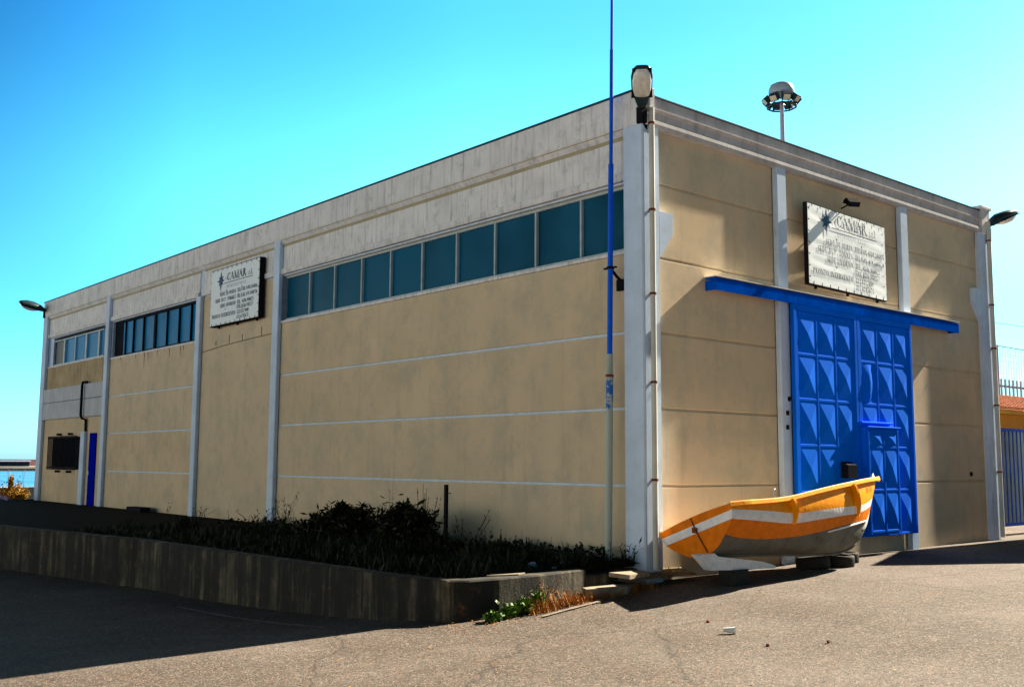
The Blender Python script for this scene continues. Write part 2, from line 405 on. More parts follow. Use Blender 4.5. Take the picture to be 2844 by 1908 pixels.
dm.mesh([( -.75 + .12 * i, -.36 + .13 * j, max(-.16, -.02 - .10 * abs(j - 4) * .3 - (.1 if i < 2 else 0) + .035 * mnoise.noise(Vector((i, j, 1))))) for j in range(8) for i in range(14)],
        [(j * 14 + i, j * 14 + i + 1, (j + 1) * 14 + i + 1, (j + 1) * 14 + i) for j in range(7) for i in range(13)], 0, True)
tag(dm.build('rubble_ground', mat('crumbled_mortar', (.20, .17, .11), 1, .4, 12, bmp=1, bs=30)), kind='structure')

# ------------------------------------------------------------------ warehouse
WH = thing('warehouse', 'long beige and grey concrete warehouse with blue pyramid panelled sliding doors', 'warehouse', (0, 0, 0))
CP = .11                                            # column projection
BAYS = [(.31, 11.69), (11.99, 16.18), (16.46, 23.21), (23.52, 29.75)]
G_ = .045
# core wall behind everything (also backs the joints)
b = MB(); b.box((.02, .02, -.5), (.3, 30.1, 4.86)); b.box((.02, .02, 6.02), (.3, 30.1, 7.40)); b.box((.02, 11.8, 4.86), (.3, 16.3, 6.02))
for y0, y1 in ((.02, .35), (23.15, 23.6), (29.7, 30.1)): b.box((.021, y0, 4.861), (.299, y1, 6.019))
b.build('side_wall', M['joint'], WH)
b = MB(); b.box((.31, .025, -.5), (11.8, .3, 7.2)); b.build('front_wall', M['plaster'], WH)
b = MB(); b.box((.3, 29.9, -.5), (11.8, 30.15, 7.3)); b.box((11.6, .31, -.5), (11.85, 29.89, 7.2)); b.build('back_wall', M['plaster'], WH)
# side wall panels
def side_panels(y0, y1, seams, top):
    zs = [-.3] + seams + [top]
    for a, c in zip(zs, zs[1:]):
        mb = MB(); mb.bx((0, y0, a + (G_ / 2 if a > 0 else 0)), (.021, y1, c - (G_ / 2 if c < top else 0)), .006)
        mb.build('wall_panel', M['plaster'], WH)
side_panels(.31, 11.69, [1.2, 2.4, 3.6], 4.86)
side_panels(11.99, 16.18, [], 6.02)
side_panels(16.46, 23.21, [1.2, 2.4, 3.6], 4.86)
mb = MB(); mb.bx((0, 23.52, -.3), (.021, 24.08, 3.0)); mb.bx((0, 24.75, -.3), (.021, 29.75, 3.0)); mb.bx((0, 24.08, 2.45), (.021, 24.75, 3.0)); mb.build('wall_panel', M['plaster'], WH)
mb = MB(); mb.bx((0, 23.52, 4.12), (.021, 29.75, 4.93)); mb.build('wall_panel', mat('stained_plaster', (.44, .34, .21), .9, .2, 1.5, streak=.9, streakcol=(.06, .05, .035)), WH)
mb = MB(); mb.bx((-CP + .02, 23.50, 3.0), (-.001, 29.77, 3.605)); mb.bx((-CP + .02, 23.50, 3.62), (-.001, 29.77, 4.12)); mb.build('concrete_band', mat('streaky_band', (.5, .52, .58), .9, .1, 2, streak=.6, streakcol=(.12, .12, .12)), WH)
# crack line on bay 2
mb = MB()
pts = [(-.004, 16.15, 4.50), (-.004, 15.6, 4.53), (-.004, 15.0, 4.57), (-.004, 14.2, 4.6), (-.004, 13.3, 4.63), (-.004, 12.0, 4.66)]
mb.tube(pts, .012, 5, 0)
for y, h_ in ((15.3, .1), (14.5, .2), (13.75, .14), (12.7, .24)): mb.box((-.008, y, 4.62), (-.002, y + .035, 4.64 + h_))
mb.build('repair_crack', mat('crack_dark', (.26, .19, .12), .95), WH)
# columns
def col(y0, y1, top, p=CP):
    mb = MB(); mb.bx((-p, y0, -.35), (-.001, y1, top), .015); return mb.build('column', M['column'], WH)
col(11.69, 11.99, 6.9); col(16.18, 16.46, 6.06); col(23.21, 23.52, 6.9); col(29.75, 30.2, 6.9)
mb = MB(); mb.bx((-CP, 25.03, -.3), (-.001, 25.42, 2.5), .02); mb.build('door_post', M['column'], WH)
mb = MB(); mb.bx((-CP, -.11, -.35), (.30, .31, 6.9), .02); mb.build('column', M['column'], WH)
# fascia (top beam) on the side wall with a bevelled underside
SEG = [(-.11, 11.84), (11.845, 23.36), (23.365, 30.2)]
for a, c in SEG:
    mb = MB(); prof = [(-.115, 7.44), (-.115, 6.93), (-.10, 6.90), (-.02, 6.80), (.02, 6.80), (.02, 7.44)]
    mb.prism(prof, lambda x, z: (x, a, z), lambda x, z: (x, c, z)); mb.build('fascia', M['concrete'], WH)
for a, c in BAYS:
    mb = MB(); mb.bx((-.004, a, 6.13), (.021, c, 6.801), .004)
    mb.prism([(-.05, 6.19), (-.06, 6.17), (-.06, 6.10), (-.045, 6.06), (.1, 6.04), (.1, 6.19)], lambda x, z: (x, a, z), lambda x, z: (x, c, z))
    mb.build('lintel', M['concrete'], WH)
    mb = MB(); mb.prism([(-.095, 6.893), (-.012, 6.795), (-.012, 6.74), (-.006, 6.74), (-.006, 6.893)], lambda x, z: (x, a, z), lambda x, z: (x, c, z))
    mb.build('bevel_band', M['soffit'], WH)
mb = MB(); mb.box((-.135, -.12, 7.441), (.12, 30.22, 7.475)); mb.build('roof_flashing', M['flash'], WH)
mb = MB(); mb.box((.31, .31, 7.0), (11.6, 29.9, 7.2)); mb.build('roof', M['roof'], WH)

# strip windows
def window_strip(y0, y1, z0, z1, cuts, glass, frame, bar=.045, x=.12, wide=()):
    fr = MB(); fr.bx((x - .05, y0, z0), (x + .03, y1, z0 + .06), .008); fr.bx((x - .05, y0, z1 - .05), (x + .03, y1, z1), .008)
    for c in cuts: 
        hw = (.14 if c in wide else bar) / 2
        fr.bx((x - .055, c - hw, z0 + .06), (x + .025, c + hw, z1 - .05), .008)
    win = fr.build('window', frame, WH)
    ed = sorted(set([y0] + list(cuts) + [y1]))
    for a, c in zip(ed, ed[1:]):
        p = MB(); t = random.uniform(-.012, .012)
        p.mesh([(x + t, a + .015, z0 + .05), (x - t, c - .015, z0 + .05), (x - t, c - .015, z1 - .04), (x + t, a + .015, z1 - .04)], [(0, 1, 2, 3)])
        gm = glass(a, c) if callable(glass) else glass
        p.build('pane', gm, win, fix=False)
    return win
# frame height bands: sill and reveal
for p_, q_ in (((-.03, .31, 4.862), (.20, 11.69, 4.92)), ((-.02, 16.46, 4.80), (.2, 23.21, 4.86)), ((-.02, 23.52, 4.93), (.2, 29.75, 4.98))):
    mb = MB(); mb.bx(p_, q_, .008); mb.build('window_sill', M['concrete'], WH)
mb = MB(); mb.bx((.06, .31, 6.0), (.12, 11.69, 6.045), .005); mb.build('window_head', M['soffit'], WH)
cuts1 = [10.52, 9.40, 8.27, 7.15, 6.02, 4.88, 3.72, 2.59, 1.45]
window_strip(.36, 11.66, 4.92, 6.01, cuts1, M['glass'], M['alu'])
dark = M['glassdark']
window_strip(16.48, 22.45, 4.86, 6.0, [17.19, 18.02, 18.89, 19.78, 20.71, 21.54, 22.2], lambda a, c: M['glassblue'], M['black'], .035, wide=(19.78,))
mb = MB(); mb.box((.1, 22.45, 4.86), (.2, 23.2, 6.02)); mb.build('window_fill', M['blackblue'], WH)  # dark fill closing the end section of the window opening
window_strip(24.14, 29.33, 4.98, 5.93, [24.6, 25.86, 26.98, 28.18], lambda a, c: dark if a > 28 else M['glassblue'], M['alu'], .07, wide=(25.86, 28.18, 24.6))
mb = MB(); mb.box((.05, 29.33, 4.93), (.2, 29.74, 6.02)); mb.build('window_fill', M['column'], WH)
mb = MB(); mb.box((.25, 16.4, 4.8), (.29, 29.7, 6.05)); mb.build('room_shade_sheet', M['blackblue'], WH)  # thin dark sheet stands in for the unlit room behind the panes
# rust drips below bay 4 window
mb = MB()
for y, l in ((22.3, .12), (21.0, .15), (20.3, .5), (20.0, .3), (19.3, .2), (18.4, .25), (17.6, .3), (17.4, .15)):
    mb = MB(); mb.mesh([(-.004, y, 4.80), (-.004, y + .05, 4.80), (-.004, y + .03, 4.80 - l), (-.004, y + .015, 4.80 - l)], [(0, 1, 2, 3)]); mb.build('rust_stain', M['rust'], WH)
# pipe with elbow on the end bay
mb = MB(); mb.tube([(-.10, 25.0, 4.16), (-.17, 25.25, 4.16), (-.17, 25.30, 4.05), (-.17, 25.30, 3.05), (-.16, 25.2, 2.94), (-.06, 25.1, 2.9), (-.05, 25.1, 2.5)], .045, 8); mb.build('drain_pipe', M['black'], WH)
# side door and barred window
dr = MB(); dr.bx((-.03, 24.1, .0), (-.002, 24.73, 2.44)); d = dr.build('side_door', mat('violet_blue_paint', (.0, .008, .38), 1, spec=0), WH)
mb = MB(); mb.bx((-.05, 24.64, 1.05), (-.03, 24.68, 1.2)); mb.build('handle', M['metal'], d)
gr = MB()
ya, yb, za, zb = 25.62, 28.65, 1.2, 2.38; xg = -.17
for z in (za + .05, zb - .08): gr.box((xg - .02, ya - .1, z), (xg + .02, yb, z + .05))
k = ya
while k < yb: gr.tube([(xg, k, za), (xg, k, zb)], .017, 5); k += .13
for y in (26.5, 27.7):
    for z in (za - .1, zb + .02): gr.box((xg, y, z), (0, y + .04, z + .08))
fr = MB(); fr.box((-.012, 25.65, 1.22), (-.002, 28.6, 2.34)); wn = fr.build('window', M['blackblue'], WH); gr.build('grille', M['black'], wn)
# front panels
FB = [(.30, 3.48), (3.77, 7.81), (8.10, 11.34)]
for i, (a, c) in enumerate(FB):
    zs = [-.3, 1.2, 2.4, 3.6, 4.8, 6.0, 6.95] if i != 1 else [4.2, 4.8, 6.0, 6.95]
    for z0, z1 in zip(zs, zs[1:]):
        mb = MB(); mb.bx((a, 0, z0 + (.02 if z0 > 0 else 0)), (c, .026, z1 - (.02 if z1 < 6.9 else 0)), .008); mb.build('wall_panel', M['plaster'], WH)
for a, c in ((3.48, 3.77), (7.81, 8.10), (11.34, 11.75)):
    mb = MB(); mb.bx((a, -CP, -.3), (c, -.001, 6.95), .015); mb.build('column', M['column'], WH)
# corbels
def corbel(x0, x1, sgn):
    mb = MB(); P = [(x0, 5.53), (x1, 5.53), (x1, 5.20), (x0, 4.78)]
    mb.prism(P, lambda x, z: (x, -.001, z), lambda x, z: (x, -.10, z)); mb.build('corbel', M['column'], WH)
corbel(.301, .62, 1); corbel(11.339, 10.98, -1)
# front cornice gutter beam
prof = [(.02, 7.38), (-.085, 7.38), (-.085, 7.215), (-.125, 7.20), (-.125, 7.175), (-.075, 7.13), (-.065, 7.02), (-.125, 6.985), (-.13, 6.93), (-.115, 6.87), (.02, 6.865)]
mb = MB(); mb.prism(prof, lambda y, z: (.17, y, z), lambda y, z: (11.45, y, z)); mb.build('cornice', mat('cornice_concrete', (.48, .46, .48), .9, .15, 2.5, streak=.6, streakcol=(.14, .12, .12)), WH)
mb = MB(); mb.box((.17, -.12, 7.381), (11.6, .4, 7.4)); mb.build('cornice_cap', M['flash'], WH)
mb = MB(); mb.bx((11.45, -.14, 6.85), (11.86, .25, 7.45), .01); mb.bx((11.4, -.17, 7.43), (11.9, .3, 7.5), .01); mb.build('hopper_head', M['concrete'], WH)
mb = MB(); mb.bx((.05, -.14, 7.1), (.17, .2, 7.5), .01); mb.build('hopper_head', M['concrete'], WH)
# rain pipes
def rainpipe(x, y, clamps, r=.046, z1=7.15):
    mb = MB(); mb.tube([(x, y, -.05), (x, y, z1)], r, 12); p = mb.build('rain_pipe', M['pipe'], WH)
    for z in clamps:
        c = MB(); c.tube([(x, y, z - .018), (x, y, z + .018)], r + .008, 12); c.box((x - .01, y + .03, z - .015), (x + .02, -.10, z + .015)); c.build('pipe_clamp', M['rust'], p)
rainpipe(.055, -.165, [6.9, 5.5, 4.17, 2.79, 1.3])
rainpipe(11.70, -.165, [6.7, 5.2, 4.2, 2.9, 1.4], .05)
# canopy over the doors
mb = MB(); mb.prism([(0, 4.62), (-.22, 4.60), (-.24, 4.58), (-.24, 4.39), (-.225, 4.39), (-.225, 4.56), (0, 4.60)], lambda y, z: (1.54, y, z), lambda y, z: (9.9, y, z))
mb.box((1.54, -.224, 4.40), (1.56, -.001, 4.56)); mb.box((9.88, -.224, 4.40), (9.9, -.001, 4.56))
cn = mb.build('canopy', M['bluedeep'], WH)
mb = MB(); mb.box((1.52, -.25, 4.621), (9.92, -.001, 4.632)); mb.build('canopy_top', mat('sunlit_sheet', (.85, .85, .82), .5), cn)  # near-white colour paints sunlight along the top of the blue canopy
# black holes / bolts / boxes
for x, z in ((3.63, 2.2), (3.7, 2.7), (3.64, 2.45), (10.66, 1.36)):
    mb = MB(); mb.bx((x - .05, -CP - .012 if x < 5 else -.02, z - .05), (x + .05, -.001, z + .04), .015); mb.build('rubber_stop' if x < 5 else 'vent_hole', M['black'], WH)

# sliding doors with pyramid panels
DX0, DX1, DZ0, DZ1, DY = 3.72, 7.85, .2, 4.42, -.2
def pyramid_leaf(mb, x0, x1, z0, z1, y, xs_, zs_, dent=None, skip=None):
    """frame bars proud of the sheet; every cell a shallow pyramid whose apex lies towards its upper left"""
    for i in range(len(xs_) - 1):
        for j in range(len(zs_) - 1):
            a, c = xs_[i] + .02, xs_[i + 1] - .02; e, f = zs_[j] + .02, zs_[j + 1] - .02
            if skip and skip(i, j): continue
            n = 6
            if dent and (i, j) == dent:
                vs = []; 
                for v_ in range(n + 1):
                    for u_ in range(n + 1):
                        U_, V_ = u_ / n, v_ / n
                        d_ = .05 * math.sin(math.pi * U_) * math.sin(math.pi * V_) * (1.3 if U_ < .45 + .2 * math.sin(V_ * 3) else -.6)
                        vs.append((a + (c - a) * U_, y - d_, e + (f - e) * V_))
                mb.mesh(vs, [(q_ * (n + 1) + p_, q_ * (n + 1) + p_ + 1, (q_ + 1) * (n + 1) + p_ + 1, (q_ + 1) * (n + 1) + p_) for q_ in range(n) for p_ in range(n)], 0, True)
                continue
            jx = random.uniform(-.015, .015); jz = random.uniform(-.015, .015)
            A = [(a, y, e), (c, y, e), (c, y, f), (a, y, f)]
            # crease from top left to bottom right, second crease fainter to the lower left
            ap = (a + (c - a) * (.5 + jx), y - .038, e + (f - e) * (.5 + jz))
            mb.mesh(A + [ap], [(0, 1, 4), (1, 2, 4), (2, 3, 4), (3, 0, 4)])
def bars(mb, xs_, zs_, y, w=.05, d=.013, wx=None):
    for x in xs_: mb.bx((x - w / 2, y - d, zs_[0]), (x + w / 2, y + .01, zs_[-1]), .006)
    for z in zs_: mb.bx((xs_[0] + w / 2, y - d + .003, z - w / 2), (xs_[-1] - w / 2, y + .01, z + w / 2), .006)
DR = thing('sliding_door', 'x', 'x', (DX0, DY, DZ0)); DR.parent = WH
for k_ in ('label', 'category'): del DR[k_]
xL = [3.84, 4.46, 5.07, 5.68]; xR = [5.93, 6.53, 7.14, 7.75]
zc = [.22, 1.06, 1.88, 2.70, 3.51, 4.26]
for xs_, e0, e1 in ((xL, DX0, 5.795), (xR, 5.805, DX1)):
    mb = MB()
    wk = (lambda i, j: xs_ is xR and i < 2 and j < 2) 
    pyramid_leaf(mb, 0, 0, 0, 0, DY, xs_, zc, dent=(0, 3) if xs_ is xR else None, skip=wk)
    mb.box((e0, DY + .012, DZ0), (e1, DY + .04, DZ1))
    lf = mb.build('door_leaf', M['blue'], DR)
    fb = MB(); bars(fb, xs_, zc, DY, .045)
    fb.bx((e0, DY - .028, DZ0), (xs_[0] - .025, DY + .01, DZ1), .008); fb.bx((xs_[-1] + .025, DY - .028, DZ0), (e1, DY + .01, DZ1), .008)
    fb.bx((xs_[0] - .02, DY - .027, 4.29), (xs_[-1] + .02, DY + .01, DZ1), .006)
    fb.build('door_frame', M['blue'], lf)
# wicket door, proud of the right leaf
WX0, WX1, WZ0, WZ1, WY = 5.84, 7.02, .24, 2.24, -.34
mb = MB(); wx = [5.92, 6.44, 6.95]; wz = [.30, 1.07, 1.88, 2.19]
pyramid_leaf(mb, 0, 0, 0, 0, WY, wx, wz); mb.box((WX0, WY + .012, WZ0), (WX1, DY - .03, WZ1))
wd = mb.build('wicket_door', M['blue'], DR)
fb = MB(); bars(fb, wx, wz, WY, .045); fb.bx((WX0 - .0, WY - .03, WZ0), (wx[0] - .03, WY + .01, WZ1)); fb.bx((WX0, WY - .04, WZ1), (WX1 + .02, WY + .1, WZ1 + .03)); fb.bx((5.75, DY - .1, 2.32), (6.9, DY, 2.36))
fb.build('door_frame', M['blue'], wd)
mb = MB(); mb.bx((5.80, -.30, 1.1), (5.84, -.25, 1.25)); mb.build('hinge', M['black'], wd)
mb = MB(); mb.prism([(DY - .03, 1.3), (DY - .17, 1.3), (DY - .17, 1.54), (DY - .03, 1.60)], lambda y, z: (5.12, y, z), lambda y, z: (5.42, y, z)); mb.build('letter_box', M['blackblue'], DR)

# ------------------------------------------------------------------ hand built serif lettering
TK, TN = .14, .05
GL = {}
def V_(x, y0=0, y1=1, s=3): return [('l', x, y0, x, y1, TK)] + ([('s', x, y0)] if s & 1 else []) + ([('s', x, y1)] if s & 2 else [])
GL['A'] = (.8, [('l', .08, 0, .38, 1, TN), ('l', .38, 1, .72, 0, TK), ('l', .2, .35, .58, .35, TN), ('s', .08, 0), ('s', .72, 0)])
GL['B'] = (.68, V_(.15) + [('a', .3, .75, .2, .25, -90, 90), ('a', .3, .25, .26, .27, -90, 90), ('l', .15, 1, .3, 1, TN), ('l', .15, .5, .3, .5, TN), ('l', .15, 0, .3, 0, TN)])
GL['C'] = (.74, [('a', .42, .5, .34, .5, 45, 315), ('l', .68, .98, .68, .72, TN)])
GL['D'] = (.78, V_(.15) + [('a', .3, .5, .38, .5, -90, 90), ('l', .15, 1, .3, 1, TN), ('l', .15, 0, .3, 0, TN)])
GL['E'] = (.64, V_(.15) + [('l', .15, 1, .55, 1, TN), ('l', .15, .52, .45, .52, TN), ('l', .15, 0, .58, 0, TN), ('l', .56, 1, .56, .8, TN), ('l', .58, 0, .58, .22, TN), ('l', .45, .4, .45, .62, TN)])
GL['F'] = (.6, V_(.15) + [('l', .15, 1, .55, 1, TN), ('l', .15, .52, .45, .52, TN), ('l', .56, 1, .56, .8, TN), ('l', .45, .4, .45, .62, TN)])
GL['I'] = (.34, V_(.17)); 
GL['L'] = (.6, V_(.15) + [('l', .15, 0, .55, 0, TN), ('l', .56, 0, .56, .24, TN)])
GL['M'] = (1.0, [('l', .12, 0, .12, 1, TN), ('l', .12, 1, .5, 0, TK), ('l', .5, 0, .85, 1, TN), ('l', .85, 0, .85, 1, TK), ('s', .12, 0), ('s', .85, 0), ('s', .1, 1), ('s', .87, 1)])
GL['N'] = (.82, [('l', .12, 0, .12, 1, TN), ('l', .12, 1, .7, 0, TK), ('l', .7, 0, .7, 1, TN), ('s', .12, 0), ('s', .1, 1), ('s', .7, 1)])
GL['O'] = (.84, [('a', .42, .5, .36, .5, 0, 360)])
GL['P'] = (.62, V_(.15) + [('a', .3, .74, .24, .26, -90, 90), ('l', .15, 1, .3, 1, TN), ('l', .15, .48, .3, .48, TN)])
GL['R'] = (.74, V_(.15) + [('a', .3, .74, .22, .26, -90, 90), ('l', .15, 1, .3, 1, TN), ('l', .15, .48, .3, .48, TN), ('l', .34, .48, .66, 0, TK), ('s', .66, 0)])
GL['S'] = (.58, [('a', .29, .74, .2, .24, 40, 250), ('a', .29, .25, .22, .25, -140, 70), ('l', .48, .98, .48, .8, TN), ('l', .08, .02, .08, .22, TN), ('l', .16, .6, .44, .4, TK)])
GL['T'] = (.68, V_(.34, s=1) + [('l', .04, 1, .64, 1, TN), ('l', .05, 1, .05, .8, TN), ('l', .63, 1, .63, .8, TN)])
GL['V'] = (.76, [('l', .08, 1, .4, 0, TK), ('l', .4, 0, .68, 1, TN), ('s', .08, 1), ('s', .68, 1)])
GL['X'] = (.76, [('l', .08, 1, .64, 0, TK), ('l', .08, 0, .62, 1, TN), ('s', .08, 1), ('s', .64, 0), ('s', .08, 0), ('s', .62, 1)])
GL['Z'] = (.66, [('l', .1, 1, .58, 1, TN), ('l', .58, 1, .08, 0, TK), ('l', .08, 0, .6, 0, TN), ('l', .1, 1, .1, .8, TN), ('l', .6, 0, .6, .2, TN)])
GL['0'] = (.56, [('a', .28, .5, .21, .5, 0, 360)])
GL['1'] = (.5, [('l', .27, 0, .27, 1, TK), ('s', .27, 0), ('l', .12, .85, .27, 1, TN)])
GL['2'] = (.56, [('a', .27, .72, .2, .28, -20, 170), ('l', .46, .62, .08, 0, TN), ('l', .08, .03, .5, .03, TK * .7)])
GL['3'] = (.56, [('a', .25, .75, .2, .25, -90, 150), ('a', .25, .26, .22, .26, -150, 90)])
GL['4'] = (.58, [('l', .38, 0, .38, 1, TK), ('l', .38, 1, .05, .3, TN), ('l', .05, .3, .52, .3, TN)])
GL['5'] = (.56, [('a', .25, .32, .22, .32, -150, 110), ('l', .14, .98, .48, .98, TK * .7), ('l', .14, 1, .12, .55, TN)])
GL['6'] = (.56, [('a', .28, .32, .2, .32, 0, 360), ('a', .45, .4, .38, .6, 100, 180)])
GL['7'] = (.54, [('l', .07, .96, .5, .96, TK * .7), ('l', .5, 1, .2, 0, TN * 1.6)])
GL['8'] = (.56, [('a', .28, .76, .17, .24, 0, 360), ('a', .28, .27, .21, .27, 0, 360)])
GL['9'] = (.56, [('a', .28, .68, .2, .32, 0, 360), ('a', .1, .6, .38, .6, -80, 0)])
GL['.'] = (.26, [('l', .12, 0, .12, .1, TK)]); GL['/'] = (.4, [('l', .05, -.05, .38, 1.05, TN)])
GL[' '] = (.45, [])
GL['s'] = (.46, [('a', .22, .46, .14, .17, 30, 250), ('a', .22, .16, .16, .17, -150, 70)])
GL['r'] = (.44, [('l', .14, 0, .14, .64, TK), ('s', .14, 0), ('a', .3, .42, .16, .2, 60, 170)])
GL['l'] = (.3, [('l', .15, 0, .15, 1, TK), ('s', .15, 0)])
def letters(mb, txt, u0, v0, h, sx, f, track=.05, bold=1.0):
    """draw txt; f maps (u, v) on the board to 3D; returns end u"""
    u = u0
    def quad(p):
        mb.q([f(*a) for a in p])
    for ch in txt:
        wd_, prim = GL[ch]
        for p in prim:
            if p[0] == 'l':
                _, x0, y0, x1, y1, w_ = p; w_ = max(w_, TN) * bold
                dx, dy = (x1 - x0) * sx, y1 - y0; L_ = math.hypot(dx, dy)
                nx_, ny_ = -dy / L_ * w_ / 2, dx / L_ * w_ / 2
                quad([(u + h * (x0 * sx + nx_), v0 + h * (y0 + ny_)), (u + h * (x1 * sx + nx_), v0 + h * (y1 + ny_)), (u + h * (x1 * sx - nx_), v0 + h * (y1 - ny_)), (u + h * (x0 * sx - nx_), v0 + h * (y0 - ny_))])
            elif p[0] == 's':
                _, x, y = p; e_ = .12; t_ = TN * bold
                quad([(u + h * (x - e_) * sx, v0 + h * (y - t_ / 2)), (u + h * (x + e_) * sx, v0 + h * (y - t_ / 2)), (u + h * (x + e_) * sx, v0 + h * (y + t_ / 2)), (u + h * (x - e_) * sx, v0 + h * (y + t_ / 2))])
            else:
                _, cx, cy, rx, ry, a0, a1 = p; n = max(5, int(abs(a1 - a0) / 22))
                for k in range(n):
                    qs = []
                    for aa in (a0 + (a1 - a0) * k / n, a0 + (a1 - a0) * (k + 1) / n):
                        t_ = (TN + (TK - TN) * abs(math.cos(R(aa)))) * bold
                        for s_ in (0, -1):
                            qs.append((u + h * sx * (cx + (rx + s_ * t_) * math.cos(R(aa))), v0 + h * (cy + (ry + s_ * min(t_, ry * .9)) * math.sin(R(aa)))))
                    quad([qs[0], qs[2], qs[3], qs[1]])
        u += (wd_ + track) * h * sx
    return u
def textwidth(txt, h, sx, track=.05): return sum((GL[c][0] + track) * h * sx for c in txt)

def billboard(name, label, origin, ux, nrm, W, H, depth, wave):
    """origin = lower left corner of the face; ux = unit vector to the right; nrm = outward normal"""
    origin = Vector(origin); ux = Vector(ux); nrm = Vector(nrm); uz = Vector((0, 0, 1))
    T = thing(name, label, 'sign', origin + ux * (W / 2) - nrm * depth)
    def P(u, v, d=0): return tuple(origin + ux * u + uz * v + nrm * d)
    def wv(u, v):
        return wave * (.6 * math.sin(v * 22 + 1.5 * math.sin(u * 2.1)) * (.4 + .6 * abs(math.sin(u * 1.3 + v))) + .5 * math.sin(v * 9 - u * 1.7) + .35 * math.sin(v * 37 + u * 3)) * min(1, u * 5, (W - u) * 5, v * 5 + .3, (H - v) * 5 + .3)
    mb = MB(); fw_ = .03
    def bxx(u0, v0, u1, v1, d0, d1):
        vs = [P(u, v, d) for d in (d0, d1) for (u, v) in ((u0, v0), (u1, v0), (u1, v1), (u0, v1))]
        mb.mesh(vs, [(0, 1, 2, 3), (4, 5, 6, 7), (0, 1, 5, 4), (1, 2, 6, 5), (2, 3, 7, 6), (3, 0, 4, 7)])
    bxx(-.02, -.02, W + .02, 0, -depth, -.01); bxx(-.02, H, W + .02, H + .02, -depth, -.01)
    bxx(-.02, 0, 0, H, -depth, -.01); bxx(W, 0, W + .02, H, -depth, -.01)
    for u in (.3, W * .5, W - .3): bxx(u, -.07, u + .03, -.02, -depth, -depth + .05)
    mb.build('frame', M['black'], T)
    bn = MB(); nu, nv = 60, 70
    bn.mesh([P(W * i / nu, H * j / nv, wv(W * i / nu, H * j / nv)) for j in range(nv + 1) for i in range(nu + 1)],
            [(j * (nu + 1) + i, j * (nu + 1) + i + 1, (j + 1) * (nu + 1) + i + 1, (j + 1) * (nu + 1) + i) for j in range(nv) for i in range(nu)], 0, True)
    bn.build('banner', M['banner'], T)
    for i in range(10):
        u = W * (i + .4) / 10
        for v in (.0, H):
            s_ = -1 if v > 0 else 1; hk = MB()
            hk.mesh([P(u, v - s_ * .01, .008), (P(u + .035, v - s_ * .01, .008)), P(u + .03, v + s_ * .05, .014), P(u + .012, v + s_ * .05, .014)], [(0, 1, 2, 3)]); hk.build('eyelet', M['black'], T)
    for i in range(7):
        v = H * (i + .5) / 7
        for u in (0, W):
            s_ = 1 if u == 0 else -1; hk = MB()
            hk.mesh([P(u, v, .008), P(u, v + .03, .008), P(u + s_ * .035, v + .022, .014), P(u + s_ * .035, v + .008, .014)], [(0, 1, 2, 3)]); hk.build('eyelet', M['black'], T)
    f = lambda u, v: P(u, v, wv(u, v) + .010)
    tx = MB()
    k = W / 2.75; h = .094 * k
    def fit(txt, u0, u1, v, hh, tr=.07, bo=1.3):
        sx_ = (u1 - u0) * k / textwidth(txt, hh, 1, tr); letters(tx, txt, u0 * k, v * k, hh, sx_, f, tr, bo)
    fit('CAMAR', .95, 2.06, 1.125, .20 * k, .06, 1.1)
    fit('s.r.l.', 2.13, 2.40, 1.125, .14 * k, .1, .9)
    for i in range(16):
        a, c = .78 * k + i * 1.64 * k / 16, .78 * k + (i + 1) * 1.64 * k / 16
        tx.q([f(a, 1.065 * k), f(c, 1.065 * k), f(c, 1.08 * k), f(a, 1.08 * k)])
    for txt, u0, u1, v in (('SEDE DI OLBIA', .56, 1.50, .755), ('SEDE DI P. TORRES', .30, 1.50, .60), ('SEDE LIVORNO', .60, 1.50, .445), ('PRONTO INTERVENTO', .12, 1.50, .19)): fit(txt, u0, u1, v, h)
    for txt, u0, u1, v in (('TEL/FAX 0789.204016', 1.58, 2.68, .755), ('TEL/FAX 079.5048736', 1.58, 2.68, .60), ('TEL. 0586.940023', 1.58, 2.50, .445), ('FAX 0586.941257', 1.58, 2.48, .32), ('333.8327000', 1.58, 2.25, .19), ('335.6745675', 1.58, 2.25, .06)): fit(txt, u0, u1, v, h)
    tx.build('lettering', M['ink'], T, fix=False)
    t2 = MB(); ue_ = letters(t2, 'RIPARAZIONI', .97 * k, .935 * k, .075 * k, .84, f, .32, .9); t2.build('subtitle', M['inkgrey'], T, fix=False)
    t2 = MB(); letters(t2, 'NAVALI', ue_ + .06 * k, .935 * k, .075 * k, .84, f, .32, .9); t2.build('subtitle', M['inkgrey'], T, fix=False)
    st = MB(); cx, cy = .60 * k, 1.16 * k
    for n_, r1_, r0_, off in ((4, .16 * k, .065 * k, 45), (4, .26 * k, .06 * k, 0)):
        for i in range(n_):
            a = R(off + i * 90); rr = r1_ * (1.1 if (off or i % 2) else .85)
            t_ = (cx + rr * math.cos(a), cy + rr * math.sin(a))
            l_ = (cx + r0_ * math.cos(a + R(45)), cy + r0_ * math.sin(a + R(45))); r_ = (cx + r0_ * math.cos(a - R(45)), cy + r0_ * math.sin(a - R(45)))
            ex = .002 if off == 0 else 0
            g2 = lambda u, v, ex=ex: P(u, v, wv(u, v) + .011 + ex)
            st.mesh([g2(cx, cy), g2(*t_), g2(*l_)], [(0, 1, 2)], 0); st.mesh([g2(cx, cy), g2(*r_), g2(*t_)], [(0, 1, 2)], 1)
    st.build('star_emblem', [M['starA'], M['starB']], T, fix=False)
